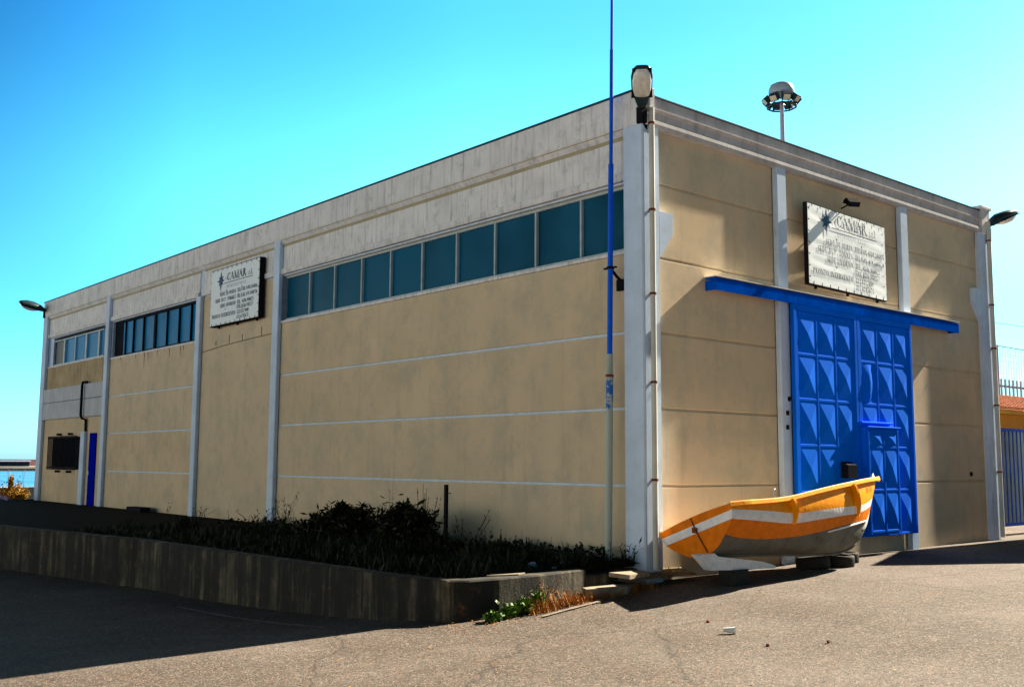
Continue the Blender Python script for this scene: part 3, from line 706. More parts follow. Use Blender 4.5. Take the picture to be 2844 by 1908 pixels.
    # wrinkle tears / specks
    for u, v in ((.88, 1.17), (1.72, 1.22), (.93, .86), (1.82, .86), (.9, .36), (1.85, .30)):
        sp_ = MB(); sp_.q([f(u * k, v * k), f(u * k + .03, v * k + .01), f(u * k + .02, v * k + .045), f(u * k - .005, v * k + .03)]); sp_.build('knot', M['black'], T, fix=False)
    return T
M['banner'] = mat('white_tarpaulin', (.86, .93, 1.0), .6, .02, 3, spec=.1, bmp=.0)
M['ink'] = mat('dark_ink', (.03, .035, .07), .6, .1, bmp=0)
M['inkgrey'] = mat('grey_ink', (.28, .3, .36), .6, .1, bmp=0)
M['starA'] = mat('star_light_blue', (.01, .07, .2), .5, .1, bmp=0); M['starB'] = mat('star_dark_blue', (.01, .02, .08), .5, .1, bmp=0)
billboard('billboard', 'white laced ship repair banner above the blue sliding doors', (4.23, -.24, 4.825), (.9988, .0487, 0), (.0487, -.9988, 0), 2.95, 1.49, .085, .002)
billboard('billboard', 'white laced ship repair banner on the shaded long side wall', (-.19, 15.33, 5.105), (0, -1, 0), (-1, 0, 0), 2.76, 1.485, .15, .003)

# ------------------------------------------------------------------ floodlights
def floodlight(label, pos, yaw, tilt, roll=0, scale=1.0, arm=.15, cat='lamp', name='floodlight', wallpt=None, small=False):
    T = thing(name, label, cat, pos); T.rotation_euler = (0, 0, 0)
    rot = Matrix.Rotation(yaw, 4, 'Z') @ Matrix.Rotation(-tilt, 4, 'Y') @ Matrix.Rotation(roll, 4, 'X')
    def tf(p): return tuple(Vector(pos) + (rot @ Vector(p)) * scale)
    def addm(mb, vs, fs, mi=0, sm=True): mb.mesh([tf(v) for v in vs], fs, mi, sm)
    if small:
        mb = MB(); P = [(-.08, .06), (.02, .09), (.16, .0), (.13, -.09), (-.02, -.02), (-.12, -.01)]
        n = len(P); addm(mb, [(x, -.11, z) for x, z in P] + [(x, .11, z) for x, z in P], [list(range(n))[::-1], list(range(n, 2 * n))] + [(i, (i + 1) % n, n + (i + 1) % n, n + i) for i in range(n)], 0, False)
        mb.build('housing', M['black'], T)
        a = MB(); a.tube([tf((-.05, .05, 0)), tuple(wallpt)], .015, 6); a.build('bracket', M['black'], T)
        gl = MB(); addm(gl, [(.165, -.09, -.012), (.165, .09, -.012), (.138, .09, -.082), (.138, -.09, -.082)], [(0, 1, 2, 3)], 0, False); gl.build('lens', M['glassdark'], T, fix=False)
        return T
    # housing: lofted sections along local x (rear to front): half width, z bottom, z top
    S_ = [(-.06, .045, -.03, .03), (.0, .075, -.05, .055), (.12, .12, -.04, .11), (.30, .165, -.02, .14), (.50, .17, -.01, .13), (.64, .14, .0, .085), (.70, .09, .01, .05)]
    vs = []; ns = 12
    for (x, hw, zb_, zt_) in S_:
        for k in range(ns):
            a = 2 * math.pi * k / ns; cx = math.cos(a); sx_ = math.sin(a)
            yv = hw * math.copysign(abs(cx) ** .6, cx); zv = (zb_ + zt_) / 2 + (zt_ - zb_) / 2 * math.copysign(abs(sx_) ** .8, sx_)
            vs.append((x, yv, zv))
    fs = [(i * ns + k, i * ns + (k + 1) % ns, (i + 1) * ns + (k + 1) % ns, (i + 1) * ns + k) for i in range(len(S_) - 1) for k in range(ns)] + [list(range(ns)), list(range((len(S_) - 1) * ns, len(S_) * ns))]
    mb = MB(); addm(mb, vs, fs); mb.build('housing', M['lampshell'], T)
    # lens bowl under the front
    L_ = [(.16, .08, -.02), (.20, .12, -.06), (.32, .145, -.10), (.46, .15, -.11), (.58, .13, -.085), (.66, .08, -.02)]
    vs = []; ns2 = 10
    for x, hw, d in L_:
        for k in range(ns2 + 1):
            a = math.pi * k / ns2; vs.append((x, hw * math.cos(a), d * math.sin(a) ** .7 * 1.0 + .0))
    fs = [(i * (ns2 + 1) + k, i * (ns2 + 1) + k + 1, (i + 1) * (ns2 + 1) + k + 1, (i + 1) * (ns2 + 1) + k) for i in range(len(L_) - 1) for k in range(ns2)]
    fs += [list(range(ns2 + 1)), list(range((len(L_) - 1) * (ns2 + 1), len(L_) * (ns2 + 1)))]
    mb = MB(); addm(mb, vs, fs); mb.build('lens', M['lens'], T)
    mb = MB(); addm(mb, [(.15, -.165, -.012), (.67, -.15, -.002), (.67, .15, -.002), (.15, .165, -.012), (.15, -.165, .006), (.67, -.15, .012), (.67, .15, .012), (.15, .165, .006)], [(0, 1, 2, 3), (4, 5, 6, 7), (0, 1, 5, 4), (1, 2, 6, 5), (2, 3, 7, 6), (3, 0, 4, 7)], 0, False); mb.build('rim', M['black'], T)
    if wallpt is not None:
        mb = MB(); mb.tube([tf((-.04, 0, 0)), tuple(wallpt)], .028, 8)
        wp = Vector(wallpt); mb.box(wp - Vector((.06, .06, .14)), wp + Vector((.06, .06, .12))); mb.build('bracket', M['black'], T)
    return T
floodlight('large grey streetlight head on the near top corner of the warehouse', (-.16, -.16, 7.14), math.atan2(-.68, -.74), R(36), wallpt=(-.10, -.10, 7.02), name='street_lamp')
floodlight('streetlight head jutting out from the far right top corner', (11.82, -.2, 7.12), R(-12), R(21), scale=1.25, wallpt=(11.8, -.1, 6.9), name='street_lamp')
floodlight('streetlight head jutting left from the far end of the long wall', (-.18, 30.0, 7.15), R(190), R(8), roll=R(-28), scale=1.35, wallpt=(-.1, 30.1, 7.0), name='street_lamp')
floodlight('small black spotlight angled over the banner above the doors', (5.55, -.34, 6.52), R(-120), R(-10), wallpt=(5.75, -.01, 6.5), small=True, name='spotlight')

# ------------------------------------------------------------------ blue mast beside the corner
MA = thing('antenna_mast', 'tall thin blue mast flaking to grey strapped beside the near building corner', 'mast', (-.25, .53, .0))
def mp(z): return (-.25, .53 - .0155 * z, z)
def mseg(z0, z1, r, mt, name):
    mb = MB(); mb.tube([mp(z0), mp(z1)], r, 12); return mb.build(name, mt, MA)
def flake():
    mt, t, b_ = newmat('flaking_mast_paint'); v = coords(t)
    g_ = t.nodes.new('ShaderNodeNewGeometry'); sx_ = t.nodes.new('ShaderNodeSeparateXYZ'); t.links.new(g_.outputs['Position'], sx_.inputs[0])
    n_ = nz(t, v, 9, 5, .7); ad = t.nodes.new('ShaderNodeMath'); ad.operation = 'ADD'; t.links.new(n_, ad.inputs[0])
    m1 = ramp(t, sx_.outputs['Z'], [(0, 0), (1, 1)])
    mr = t.nodes.new('ShaderNodeMapRange'); mr.inputs['From Min'].default_value = 2.15; mr.inputs['From Max'].default_value = 2.6; mr.inputs['To Min'].default_value = -.25; mr.inputs['To Max'].default_value = .08
    t.links.new(sx_.outputs['Z'], mr.inputs['Value']); t.links.new(mr.outputs['Result'], ad.inputs[1])
    c = mix(t, (.40, .47, .42), (.0, .12, .5), ramp(t, ad.outputs[0], [(.5, 0), (.53, 1)]))
    t.links.new(c, b_.inputs['Base Color']); b_.inputs['Roughness'].default_value = .6; return mt
mseg(-.1, 2.9, .058, flake(), 'lower_tube'); mseg(2.901, 3.25, .052, mat('grey_tube', (.4, .46, .42), .6), 'middle_tube')
mseg(3.251, 6.3, .044, M['bluemast'], 'pole'); mseg(6.301, 8.2, .030, M['bluemast'], 'pole'); mseg(8.201, 10.6, .024, M['bluemast'], 'pole')
mb = MB(); mb.tube([mp(2.89), mp(2.93)], .066, 12); mb.build('collar', M['rust'], MA)
mb = MB(); c_ = Vector(mp(4.62)); mb.tube([c_ - Vector((0, 0, .02)), c_ + Vector((0, 0, .02))], .062, 12); mb.box(c_ + Vector((-.02, -.13, -.012)), c_ + Vector((.02, .13, .012)))
mb.tube([c_, (-.1, .46, 4.5), (-.02, .42, 4.42)], .025, 6); mb.box((-.05, .36, 4.28), (-.001, .52, 4.46)); mb.build('bracket', M['black'], MA)

# ------------------------------------------------------------------ boat
th = R(20); BO = Vector((.2, -1.0, .2)); BA = Vector((5.0, -.2, .2)); BL = BA.length; BA.normalize()
BV = Vector((0, -math.cos(th), math.sin(th))); BV = (BV - BA * BA.dot(BV)).normalized(); BW = BV.cross(BA)
if BW.z < 0: BW = -BW
def bp_(u, v, w_): return BO + BA * u + BV * v + BW * w_
bt = [0, .6, 1.25, 2.0, 2.75, 3.5, 4.1, 4.6, 5.0]
bb = [.74, .755, .745, .715, .66, .56, .42, .24, .02]
def sm(u, X, Y, r=.3):
    r = min(r, max(0, u - X[0]), max(0, X[-1] - u)); return sum(lerp(u + r * k / 4, X, Y) for k in range(-4, 5)) / 9
def B(u): return sm(u, bt, bb)
def GW(u): return sm(u, [0, .7, 1.32, 2.22, 3.35, 4.57, 5.01], [.575, .552, .56, .655, .76, .885, .955])
def KE(u): return sm(u, [0, 1.5, 2.4, 3.0, 3.4, 3.7, 3.99, 4.2, 4.5, 4.82, 5.01], [.02, -.10, -.18, -.235, -.21, -.155, 0.0, .25, .5, .84, .94])
def PC(u): return max(KE(u) + .01, sm(u, [0, .3, 1.07, 2.0, 3.15, 4.1, 4.3], [.20, .13, .056, .047, .135, .235, .30]))
def SB(u): return max(PC(u) + .01, sm(u, [.0, 1.43, 3.47, 4.5], [.365, .205, .276, .50]))
def ST(u): return max(SB(u) + .01, sm(u, [0, 1.1, 1.45, 3.64, 4.6], [.486, .377, .333, .401, .63]))
def half(u, w_):
    """half breadth at height w_ for station u"""
    k, g_ = KE(u), GW(u); t = max(0.0, min(1.0, (w_ - k) / max(1e-3, g_ - k)))
    full = lerp(u, [0, 3.0, 4.3, 5.0], [1, .95, .75, .7])
    tum = 1 + .125 * full * math.sin(math.pi * max(0, t - .25) / .75)
    return B(u) * (t ** (.36 / full) * .9 + .1 * t) * tum if t < 1 else B(u)
us = [k * .12 for k in range(31)] + [3.7, 3.78, 3.86, 3.94, 4.02, 4.1, 4.18, 4.26, 4.34, 4.42, 4.5, 4.58, 4.66, 4.74, 4.82, 4.88, 4.94, 5.0]
def station(u):
    k, p, s0, s1, g_ = KE(u), PC(u), SB(u), ST(u), GW(u)
    s0 = min(s0, g_ - .03); s1 = min(s1, g_ - .015); p = min(p, s0 - .01) if s0 - .01 > k else k + (s0 - k) * .5
    ws = [k + (p - k) * (i / 5) ** 1.6 for i in range(6)] + [p + (s0 - p) * i / 3 for i in (1, 2, 3)] + [s0 + (s1 - s0) * i / 2 for i in (1, 2)] + [s1 + (g_ - s1) * i / 3 for i in (1, 2, 3)]
    return [(half(u, w_), w_) for w_ in ws]
rowmat = [0] * 5 + [1] * 3 + [2] * 2 + [3] * 3
BT = thing('rowing_boat', 'orange and white wooden boat with grey bottom leaning by the blue doors', 'boat', tuple(BO + BA * 2.4 - Vector((0, 0, .25))))
hb = MB()
for sgn in (1, -1):
    st = [station(u) for u in us]; n = len(st[0])
    vs = [bp_(u, sgn * v, w_) for u, S__ in zip(us, st) for v, w_ in S__]
    for r_ in range(n - 1):
        pass
    base = len(hb.v); hb.v += [tuple(v) for v in vs]
    for i in range(len(us) - 1):
        for r_ in range(n - 1):
            hb.f.append([base + i * n + r_, base + i * n + r_ + 1, base + (i + 1) * n + r_ + 1, base + (i + 1) * n + r_]); hb.m.append(rowmat[r_]); hb.smooth.append(True)
hull = hb.build('hull', [M['boatgrey'], M['orange'], M['boatwhite'], M['orangelit']], BT, fix=False)
# inner skin and transom
tb = MB(); S0 = station(0)
for i in range(len(S0) - 1):
    (v0, w0), (v1, w1) = S0[i], S0[i + 1]
    # slightly crowned upper edge on the last row
    for a_, c_ in ((0, 1),):
        seg = 10
        for k in range(seg):
            x0, x1 = -1 + 2 * k / seg, -1 + 2 * (k + 1) / seg
            cr = (lambda x: .035 * (1 - x * x)) if i == len(S0) - 2 else (lambda x: 0)
            tb.q([bp_(-.004, v0 * x0, w0), bp_(-.004, v0 * x1, w0), bp_(-.004, v1 * x1, w1 + cr(x1)), bp_(-.004, v1 * x0, w1 + cr(x0))], 0 if rowmat[i] == 0 else (1 if rowmat[i] in (1, 3) else 2))
tb.build('transom', [M['orangeflat'] if 'orangeflat' in M else M['orange'], M['orange'], M['boatwhite']], BT, fix=False)
ib = MB()
for sgn in (1, -1):
    for a, c in zip(us, us[1:]):
        P0 = [bp_(a, sgn * (B(a) - .03) * t, lerp(t, [0, .6, 1], [max(KE(a) + .12, .02), max(KE(a) + .14, .06), GW(a) - .005])) for t in (0, .5, .85, 1)]
        P1 = [bp_(c, sgn * max(0, B(c) - .03) * t, lerp(t, [0, .6, 1], [max(KE(c) + .12, .02), max(KE(c) + .14, .06), GW(c) - .005])) for t in (0, .5, .85, 1)]
        for k in range(3): ib.q([P0[k], P0[k + 1], P1[k + 1], P1[k]])
ib.build('inner_skin', M['deck'], BT)
# gunwale flange
gw = MB()
for sgn in (1, -1):
    prev = None
    for u in us:
        e = .062 if u > .3 else .015 + u * .15
        if u > 4.6: e = .062 + (u - 4.6) * .02
        o_ = B(u) + e; i_ = max(0, B(u) - .05); g_ = GW(u)
        ring = [bp_(u, sgn * i_, g_ + .022), bp_(u, sgn * (o_ - .01), g_ + .022), bp_(u, sgn * o_, g_ + .008), bp_(u, sgn * o_, g_ - .045), bp_(u, sgn * (o_ - .012), g_ - .05), bp_(u, sgn * max(0, B(u) - .01), g_ - .03), bp_(u, sgn * i_, g_ - .01)]
        if prev:
            for k in range(7): gw.q([prev[k], prev[(k + 1) % 7], ring[(k + 1) % 7], ring[k]], 0 if k == 0 else 1)
        else: gw.q(ring)
        prev = ring
    gw.q(prev)
gw.box(bp_(4.98, 0, .93) - Vector((.05, .05, .02)), bp_(4.98, 0, .93) + Vector((.07, .03, .05)), 0)
gw.build('gunwale', [M['gunwale'], M['orangelit']], BT)
# knees (bulging ribs under the gunwale)
for u0, u1 in ((1.30, 1.42), (3.20, 3.32)):
    mb = MB(); n_ = 9
    L0 = []; 
    for k in range(n_ + 1):
        t = k / n_; w_ = GW(u0) - .03 - t * (GW(u0) - SB(u0) + .0); uu = u0 + .16 * t
        bul = .095 * math.cos(t * math.pi / 2) ** .6 + .004
        L0.append([bp_(uu, half(uu, w_) + .0, w_), bp_(uu + .01, half(uu, w_) + bul, w_), bp_(uu + .06, half(uu, w_) + bul, w_), bp_(uu + .09, half(uu, w_), w_)])
    for a, c in zip(L0, L0[1:]):
        for k in range(3): mb.q([a[k], a[k + 1], c[k + 1], c[k]], 0, True)
    mb.build('rib', M['orangelit'], BT)
# bilge rail
mb = MB(); pts = []
for k in range(8):
    u = 2.5 + 1.35 * k / 7; w_ = PC(u) - .03; pts.append(bp_(u, half(u, w_) + .01, w_))
mb.tube(pts, .016, 6); mb.build('bilge_rail', M['boatwhite'], BT)
# keel, transom strip, thwarts, rings
mb = MB()
mb.tube([bp_(u, 0, KE(u) - .012) for u in us[:-2]], .022, 6); mb.build('keel', M['boatgrey'], BT)
mb = MB(); mb.tube([bp_(-.012, -.06, .60), bp_(-.012, .0, .30), bp_(-.012, .07, .05)], .011, 5); mb.box(bp_(-.03, -.03, .41) - Vector((.02, .035, .04)), bp_(-.03, -.03, .41) + Vector((.02, .035, .04))); mb.build('rudder_fitting', M['rust'], BT)
for u in (1.1, 2.4, 3.5):
    mb = MB(); c_ = [bp_(u, v, GW(u) - .12) for v in (-B(u) + .04, B(u) - .04)] + [bp_(u + .24, v, GW(u) - .12) for v in (B(u) - .06, -B(u) + .06)]
    mb.prism([(0, 0)] * 0 or [(0, 0), (1, 0), (1, 1), (0, 1)], lambda a, c, c_=c_: c_[{(0, 0): 0, (1, 0): 1, (1, 1): 2, (0, 1): 3}[(a, c)]], lambda a, c, c_=c_: c_[{(0, 0): 0, (1, 0): 1, (1, 1): 2, (0, 1): 3}[(a, c)]] + BW * .03); mb.build('thwart', M['deck'], BT)
mb = MB(); cc = bp_(.98, .80, GW(.98) + .09)
mb.tube([cc + Vector((.03 * math.cos(a), .012 * math.cos(a), .065 * math.sin(a))) for a in [2 * math.pi * k / 12 for k in range(13)]], .009, 6, cap=False); mb.tube([cc - Vector((0, 0, .12)), cc - Vector((0, 0, .05))], .01, 6); mb.build('oarlock', M['metal'], BT)
mb = MB()
for du in (0, .07): mb.tube([bp_(4.45 + du, .0, GW(4.45)), bp_(4.45 + du, 0, GW(4.45) + .06), bp_(4.47 + du, 0, GW(4.45) + .075)], .016, 6)
mb.build('cleat', M['black'], BT)
# registration on the bow
mb = MB(); TKo = TK
def fb_(u, v):
    w_ = .60 + v + (u - 3.85) * .14; return bp_(u, half(u, w_) + .006, w_)
letters(mb, 'M 170', 3.86, .0, .10, .9, lambda u, v: tuple(fb_(u, v)), .12, 1.1); mb.build('number', M['reddish'], BT, fix=False)

# support: white wedge under the stern
sp = MB(); sp.prism([(-.14, .25), (.22, .26), (.30, .21), (1.36, .08), (1.7, .0), (1.7, -.04), (.55, .0), (.14, .02)], lambda x, z: (x, -1.15, z), lambda x, z: (x + .03, -.98, z))
sp.box((.62, -1.2, -.3), (.95, -.9, -.005), 1)
tag(sp.build('boat_chock', [M['boatwhite'], M['rubber']], loc=(.9, -1.05, -.24)), 'white wedge shaped chock under the stern of the orange boat', 'chock')

def tyre(label, cx, cy, z, Ro=.29, w_=.17, tilt=(0, 0), group='old tyres under the bow of the boat'):
    T = thing('tyre', label, 'tyre', (cx, cy, z), group)
    T.rotation_euler = (tilt[0], tilt[1], random.uniform(0, 3))
    prof = [(.62, .0), (.60, .12), (.72, .42), (.9, .5), (.97, .42), (1, .25), (1, -.25), (.97, -.42), (.9, -.5), (.72, -.42), (.60, -.12)]
    vs = []; n_ = 32
    for k in range(n_):
        a = 2 * math.pi * k / n_
        for r_, h_ in prof:
            rr = r_ * Ro * (1 if not (r_ == 1 and k % 2) else .985); vs.append((rr * math.cos(a), rr * math.sin(a), w_ / 2 + h_ * w_))
    np_ = len(prof); fs = [(k * np_ + i, k * np_ + (i + 1) % np_, ((k + 1) % n_) * np_ + (i + 1) % np_, ((k + 1) % n_) * np_ + i) for k in range(n_) for i in range(np_)]
    me = bpy.data.meshes.new('tread'); me.from_pydata(vs, [], fs)
    for p in me.polygons: p.use_smooth = True
    me.materials.append(M['rubber']); o = bpy.data.objects.new('tread', me); COL.objects.link(o); o.parent = T
    return T
tyre('worn tyre lying flat directly under the boat bow, nearest the road', 3.88, -.86, -.17, .28, .21, tilt=(R(3), R(-2)))
tyre('worn tyre lying flat behind the others, towards the wicket door', 4.50, -.60, -.16, .26, .19)
tyre('worn tyre lying deepest under the hull, leftmost of the three', 3.32, -.76, -.18, .28, .2, (R(5), R(4)))

# ------------------------------------------------------------------ high mast light
HX, HY, HT = 37.64, 23.0, 22.4
HM = thing('floodlight_mast', 'tall grey high mast with a ring of floodlights rising behind the roof', 'light mast', (HX, HY, 0))
mb = MB(); mb.tube([(HX, HY, -.2), (HX, HY, HT)], [.32, .11], 14); mb.build('pole', M['mastgrey'], HM)
mb = MB(); S_ = [(.95, 0), (1.0, .10), (.96, .35), (.84, .55), (.5, .68), (0.02, .70)]; n_ = 20
vs = [(HX + .74 * r_ * math.cos(2 * math.pi * k / n_), HY + .74 * r_ * math.sin(2 * math.pi * k / n_), HT + .42 + z_) for r_, z_ in S_ for k in range(n_)]
mb.mesh(vs, [(i * n_ + k, i * n_ + (k + 1) % n_, (i + 1) * n_ + (k + 1) % n_, (i + 1) * n_ + k) for i in range(len(S_) - 1) for k in range(n_)], 0, True); mb.q([vs[k] for k in range(n_)][::-1]); mb.build('hood', mat('hood_shell', (.3, .36, .44), .5), HM)
mb = MB(); rg = [(HX + .85 * math.cos(2 * math.pi * k / 10), HY + .85 * math.sin(2 * math.pi * k / 10), HT - .3) for k in range(11)]
for a, c in zip(rg, rg[1:]): mb.tube([a, c], .05, 5)
for k in range(5): mb.tube([rg[k * 2], (HX, HY, HT - .05)], .035, 5); mb.tube([rg[k * 2], (HX + .5 * math.cos(2 * math.pi * k / 5), HY + .5 * math.sin(2 * math.pi * k / 5), HT + .6)], .03, 5)
mb.build('ring', M['lampshell'], HM)
for k in range(8):
    a = 2 * math.pi * (k + .15) / 8; d_ = Vector((math.cos(a), math.sin(a), 0)); t_ = Vector((-d_.y, d_.x, 0)); c_ = Vector((HX, HY, HT + .05)) + d_ * .88
    dn = (d_ * .75 + Vector((0, 0, -.66))).normalized(); up_ = t_.cross(dn)
    mb = MB(); mb.mesh([c_ + t_ * a1 * .24 + up_ * b1 * .2 + dn * c1 * .16 for c1 in (-1, 1) for a1, b1 in ((-1, -1), (1, -1), (1, 1), (-1, 1))], [(0, 1, 2, 3), (4, 5, 6, 7), (0, 1, 5, 4), (1, 2, 6, 5), (2, 3, 7, 6), (3, 0, 4, 7)])
    l_ = mb.build('floodlight', M['lampshell'], HM)
    mb = MB(); mb.q([c_ + t_ * a1 * .19 + up_ * b1 * .15 + dn * .165 for a1, b1 in ((-1, -1), (1, -1), (1, 1), (-1, 1))]); mb.build('lens', mat('warm_lens', (.55, .5, .36), .2, bmp=0) if k == 0 else bpy.data.materials['warm_lens'], l_, fix=False)

# ------------------------------------------------------------------ right side: gate, house, fences
GT = thing('metal_gate', 'blue framed gate with pale upright slats at the right building corner', 'gate', (11.95, .3, 0))
mb = MB(); mb.box((11.92, .28, 2.36), (22, .34, 2.43)); mb.box((11.92, .28, .12), (22, .34, .2)); mb.box((11.90, .27, 0), (12.0, .35, 2.45)); mb.box((17, .27, 0), (17.1, .35, 2.45))
mb.build('gate_frame', M['gateblue'], GT)
mb = MB(); x = 12.02
while x < 22: mb.box((x, .29, .2), (x + .05, .33, 2.36)); x += .21
mb.build('gate_bar', M['gateblue'], GT)
mb = MB(); x = 12.02
while x < 22: mb.box((x + .055, .30, .2), (x + .205, .325, 2.36)); x += .21
mb.build('gate_infill', M['blueslat'], GT)
HS = thing('ochre_house', 'low ochre building with a terracotta tiled roof beyond the blue gate', 'house', (23, 6.6, 0))
mb = MB(); mb.box((14, 3.6, -.2), (32, 9.6, 3.12)); mb.build('wall', M['ochre'], HS)
mb = MB(); mb.box((13.9, 3.45, 3.13), (32.1, 3.7, 3.25)); mb.build('eave', mat('eave_trim', (.7, .4, .08), .8), HS)
mb = MB(); x = 13.9; 
nrow = 9
while x < 32:
    for j in range(nrow):
        y0 = 3.35 + 3.3 * j / nrow; y1 = 3.35 + 3.3 * (j + 1) / nrow + .05; z0 = 3.26 + .85 * j / nrow; z1 = 3.26 + .85 * (j + 1) / nrow
        ring0 = [(x + .11 + .11 * math.cos(math.pi * k / 4), y0, z0 + .08 * math.sin(math.pi * k / 4) + .03) for k in range(5)]
        ring1 = [(x + .11 + .085 * math.cos(math.pi * k / 4), y1, z1 + .06 * math.sin(math.pi * k / 4)) for k in range(5)]
        mb.mesh(ring0 + ring1, [(k, k + 1, 6 + k, 5 + k) for k in range(4)], 0, True); mb.q(ring0)
    x += .24
mb.mesh([(13.9, 3.3, 3.25), (32.1, 3.3, 3.25), (32.1, 6.65, 4.1), (13.9, 6.65, 4.1), (32.1, 10, 3.25), (13.9, 10, 3.25)], [(0, 1, 2, 3), (3, 2, 4, 5)])
mb.build('roof', M['tile'], HS)
PF = thing('picket_railing', 'row of pale metal pickets standing above the tiled roof', 'fence', (36, 11, 0))
mb = MB(); x = 28
while x < 44: mb.box((x, 11, 0), (x + .10, 11.06, 5.60)); x += .42
mb.build('picket', M['mastgrey'], PF)
mb = MB(); mb.box((28, 11.07, 5.22), (44, 11.12, 5.32)); mb.box((28, 11.07, .4), (44, 11.12, .5)); mb.build('rail', M['mastgrey'], PF)
MF = thing('mesh_fence', 'tall thin wire mesh fence on slim posts against the bright sky at right', 'fence', (40, 12.4, 0))
M['mauve'] = mat('mauve_post', (.3, .2, .32), .6); x = 28.0
while x < 54:
    mb = MB(); mb.box((x, 12.4, 0), (x + .13, 12.5, 7.55)); mb.build('post', M['mauve'], MF); x += 6.05
mb = MB(); mb.box((28, 12.43, 7.49), (54, 12.46, 7.54)); x = 34.2
while x < 47: mb.tube([(x, 12.44, 2), (x, 12.44, 7.5)], .011, 3, cap=False); x += .3
z = 4.2
while z < 7.5: mb.tube([(34, 12.44, z), (47, 12.44, z)], .009, 3, cap=False); z += .3
mb.build('mesh', M['metal'], MF)
mb = MB(); mb.tube([(20 + 8 * k, 20 + .2 * k, 10.3 - .02 * k * (10 - k) + .3 * k) for k in range(0, 11)], .02, 4); tag(mb.build('power_line', M['black']), 'thin dark overhead cable running right from the warehouse', 'cable')

# ------------------------------------------------------------------ left background
def leafball(mb, c, rad, n, ls, mi=0, flat=1.0, up=0.3):
    for _ in range(n):
        d_ = Vector((random.gauss(0, 1), random.gauss(0, 1), random.gauss(0, 1))).normalized() * min(1.6, abs(random.gauss(0, .62)) + .12)
        p = Vector(c) + Vector((d_.x * rad[0], d_.y * rad[1], d_.z * rad[2]))
        a = Vector((random.gauss(0, 1), random.gauss(0, 1), random.gauss(0, .6) + up)).normalized(); b_ = a.cross(Vector((random.gauss(0, 1), random.gauss(0, 1), random.gauss(0, 1)))).normalized()
        L_ = ls * random.uniform(.6, 1.4); w_ = L_ * .22 * flat
        mb.q([p, p + a * L_ * .5 + b_ * w_, p + a * L_, p + a * L_ * .5 - b_ * w_], mi)
def bush(name, label, base, blobs, n, ls, mt, cat='bush', flat=1.0, up=.3, stems=5):
    T = thing(name, label, cat, base)
    mb = MB()
    for c, r_ in blobs: leafball(mb, Vector(base) + Vector(c), r_, n, ls, 0, flat, up)
    mb.build('foliage', mt, T, fix=False)
    mb = MB()
    for k in range(stems):
        c, r_ = blobs[k % len(blobs)]
        mb.tube([Vector(base) - Vector((0, 0, .1)), Vector(base) + Vector(c) * .5 + Vector((random.uniform(-.05, .05), random.uniform(-.05, .05), 0)), Vector(base) + Vector(c) + Vector((0, 0, r_[2] * .5))], [.02, .014, .006], 5)
    mb.build('stem', M['stem'], T)
    return T
bush('shrub', 'golden green shrub on the quay left of the warehouse end', (-.75, 31.2, -.05), [((-.0, .2, .3), (.26, .3, .34)), ((-.35, .3, .28), (.22, .3, .30)), ((.35, .3, .25), (.22, .3, .28)), ((.12, .1, .7), (.06, .06, .28)), ((-.55, .1, .35), (.12, .3, .32)), ((.5, .5, .35), (.15, .2, .36)), ((.62, .2, .2), (.2, .2, .26))], 1100, .08, M['leafgold'])
WF = thing('wire_fence', 'fine wire mesh fence along the quay in front of the sea', 'fence', (0, 50.5, 0))
x = -6
while x < 14:
    mb = MB(); mb.tube([(x, 50.5, -.1), (x, 50.5, 1.0)], .016, 5); mb.build('post', M['metal'], WF); x += .8
mb = MB(); x = -8
while x < 12: mb.tube([(x, 50.5, 0), (x, 50.5, 1.1)], .006, 3, cap=False); x += .16
z = .1
while z < 1.12: mb.tube([(-8, 50.5, z), (12, 50.5, z)], .006, 3, cap=False); z += .14
mb.build('mesh', M['metal'], WF)
# far breakwater with sheds
mb = MB(); mb.box((-200, 290, -3), (400, 300, -.9)); q2 = mb.build('breakwater', M['oldwall']); tag(q2, kind='structure')
mb = MB(); mb.box((-200, 291, -.9), (400, 299, -.3)); tag(mb.build('breakwater_road', mat('pale_quay', (.75, .62, .5), .9, .3, .1)), kind='structure')
mb = MB(); mb.box((-200, 299, -.9), (400, 302, 1.55)); tag(mb.build('sea_wall', mat('far_wall', (.16, .1, .12), .9, .4, .05)), 'long low dark wall along the far harbour breakwater', 'wall')
for i, (x0, x1, lab, mt_) in enumerate(((58, 63, 'small dark shed on the far breakwater, left of the pale roof', 'black'), (64, 74, 'far harbour shed with a pale flat roof beside the warehouse edge', 'glassdark'), (52, 56.6, 'small pale hut on the far breakwater at the left edge', 'hutwall'))):
    T = thing('harbour_shed', lab, 'shed', ((x0 + x1) / 2, 294, -.3)); h_ = (1.0, .95, .6)[i]
    mb = MB(); mb.box((x0, 292, -.29), (x1, 296, h_)); mb.build('wall', M[mt_], T)
    mb = MB(); mb.box((x0 - .3, 291.6, h_ + .01), (x1 + .3, 296.4, h_ + .35)); mb.build('roof', M['white'] if i == 1 else M['rust'], T)
cb = MB()
for k, (x, y, z, r_) in enumerate(((-.55, 0, .15, .22), (-.3, .05, .12, .2), (-.1, .1, .07, .16))):
    leafball(cb, (-.9 + x, 30.35 + y, z), (r_, r_, r_ * .7), 60, .13, 0, 2.2, 0)
tag(cb.build('plastic_bag', mat('pink_white_plastic', (.85, .6, .8), .5), loc=(-1.2, 30.35, 0), fix=False), 'crumpled pinkish white plastic sheet beside the golden shrub', 'plastic sheet')

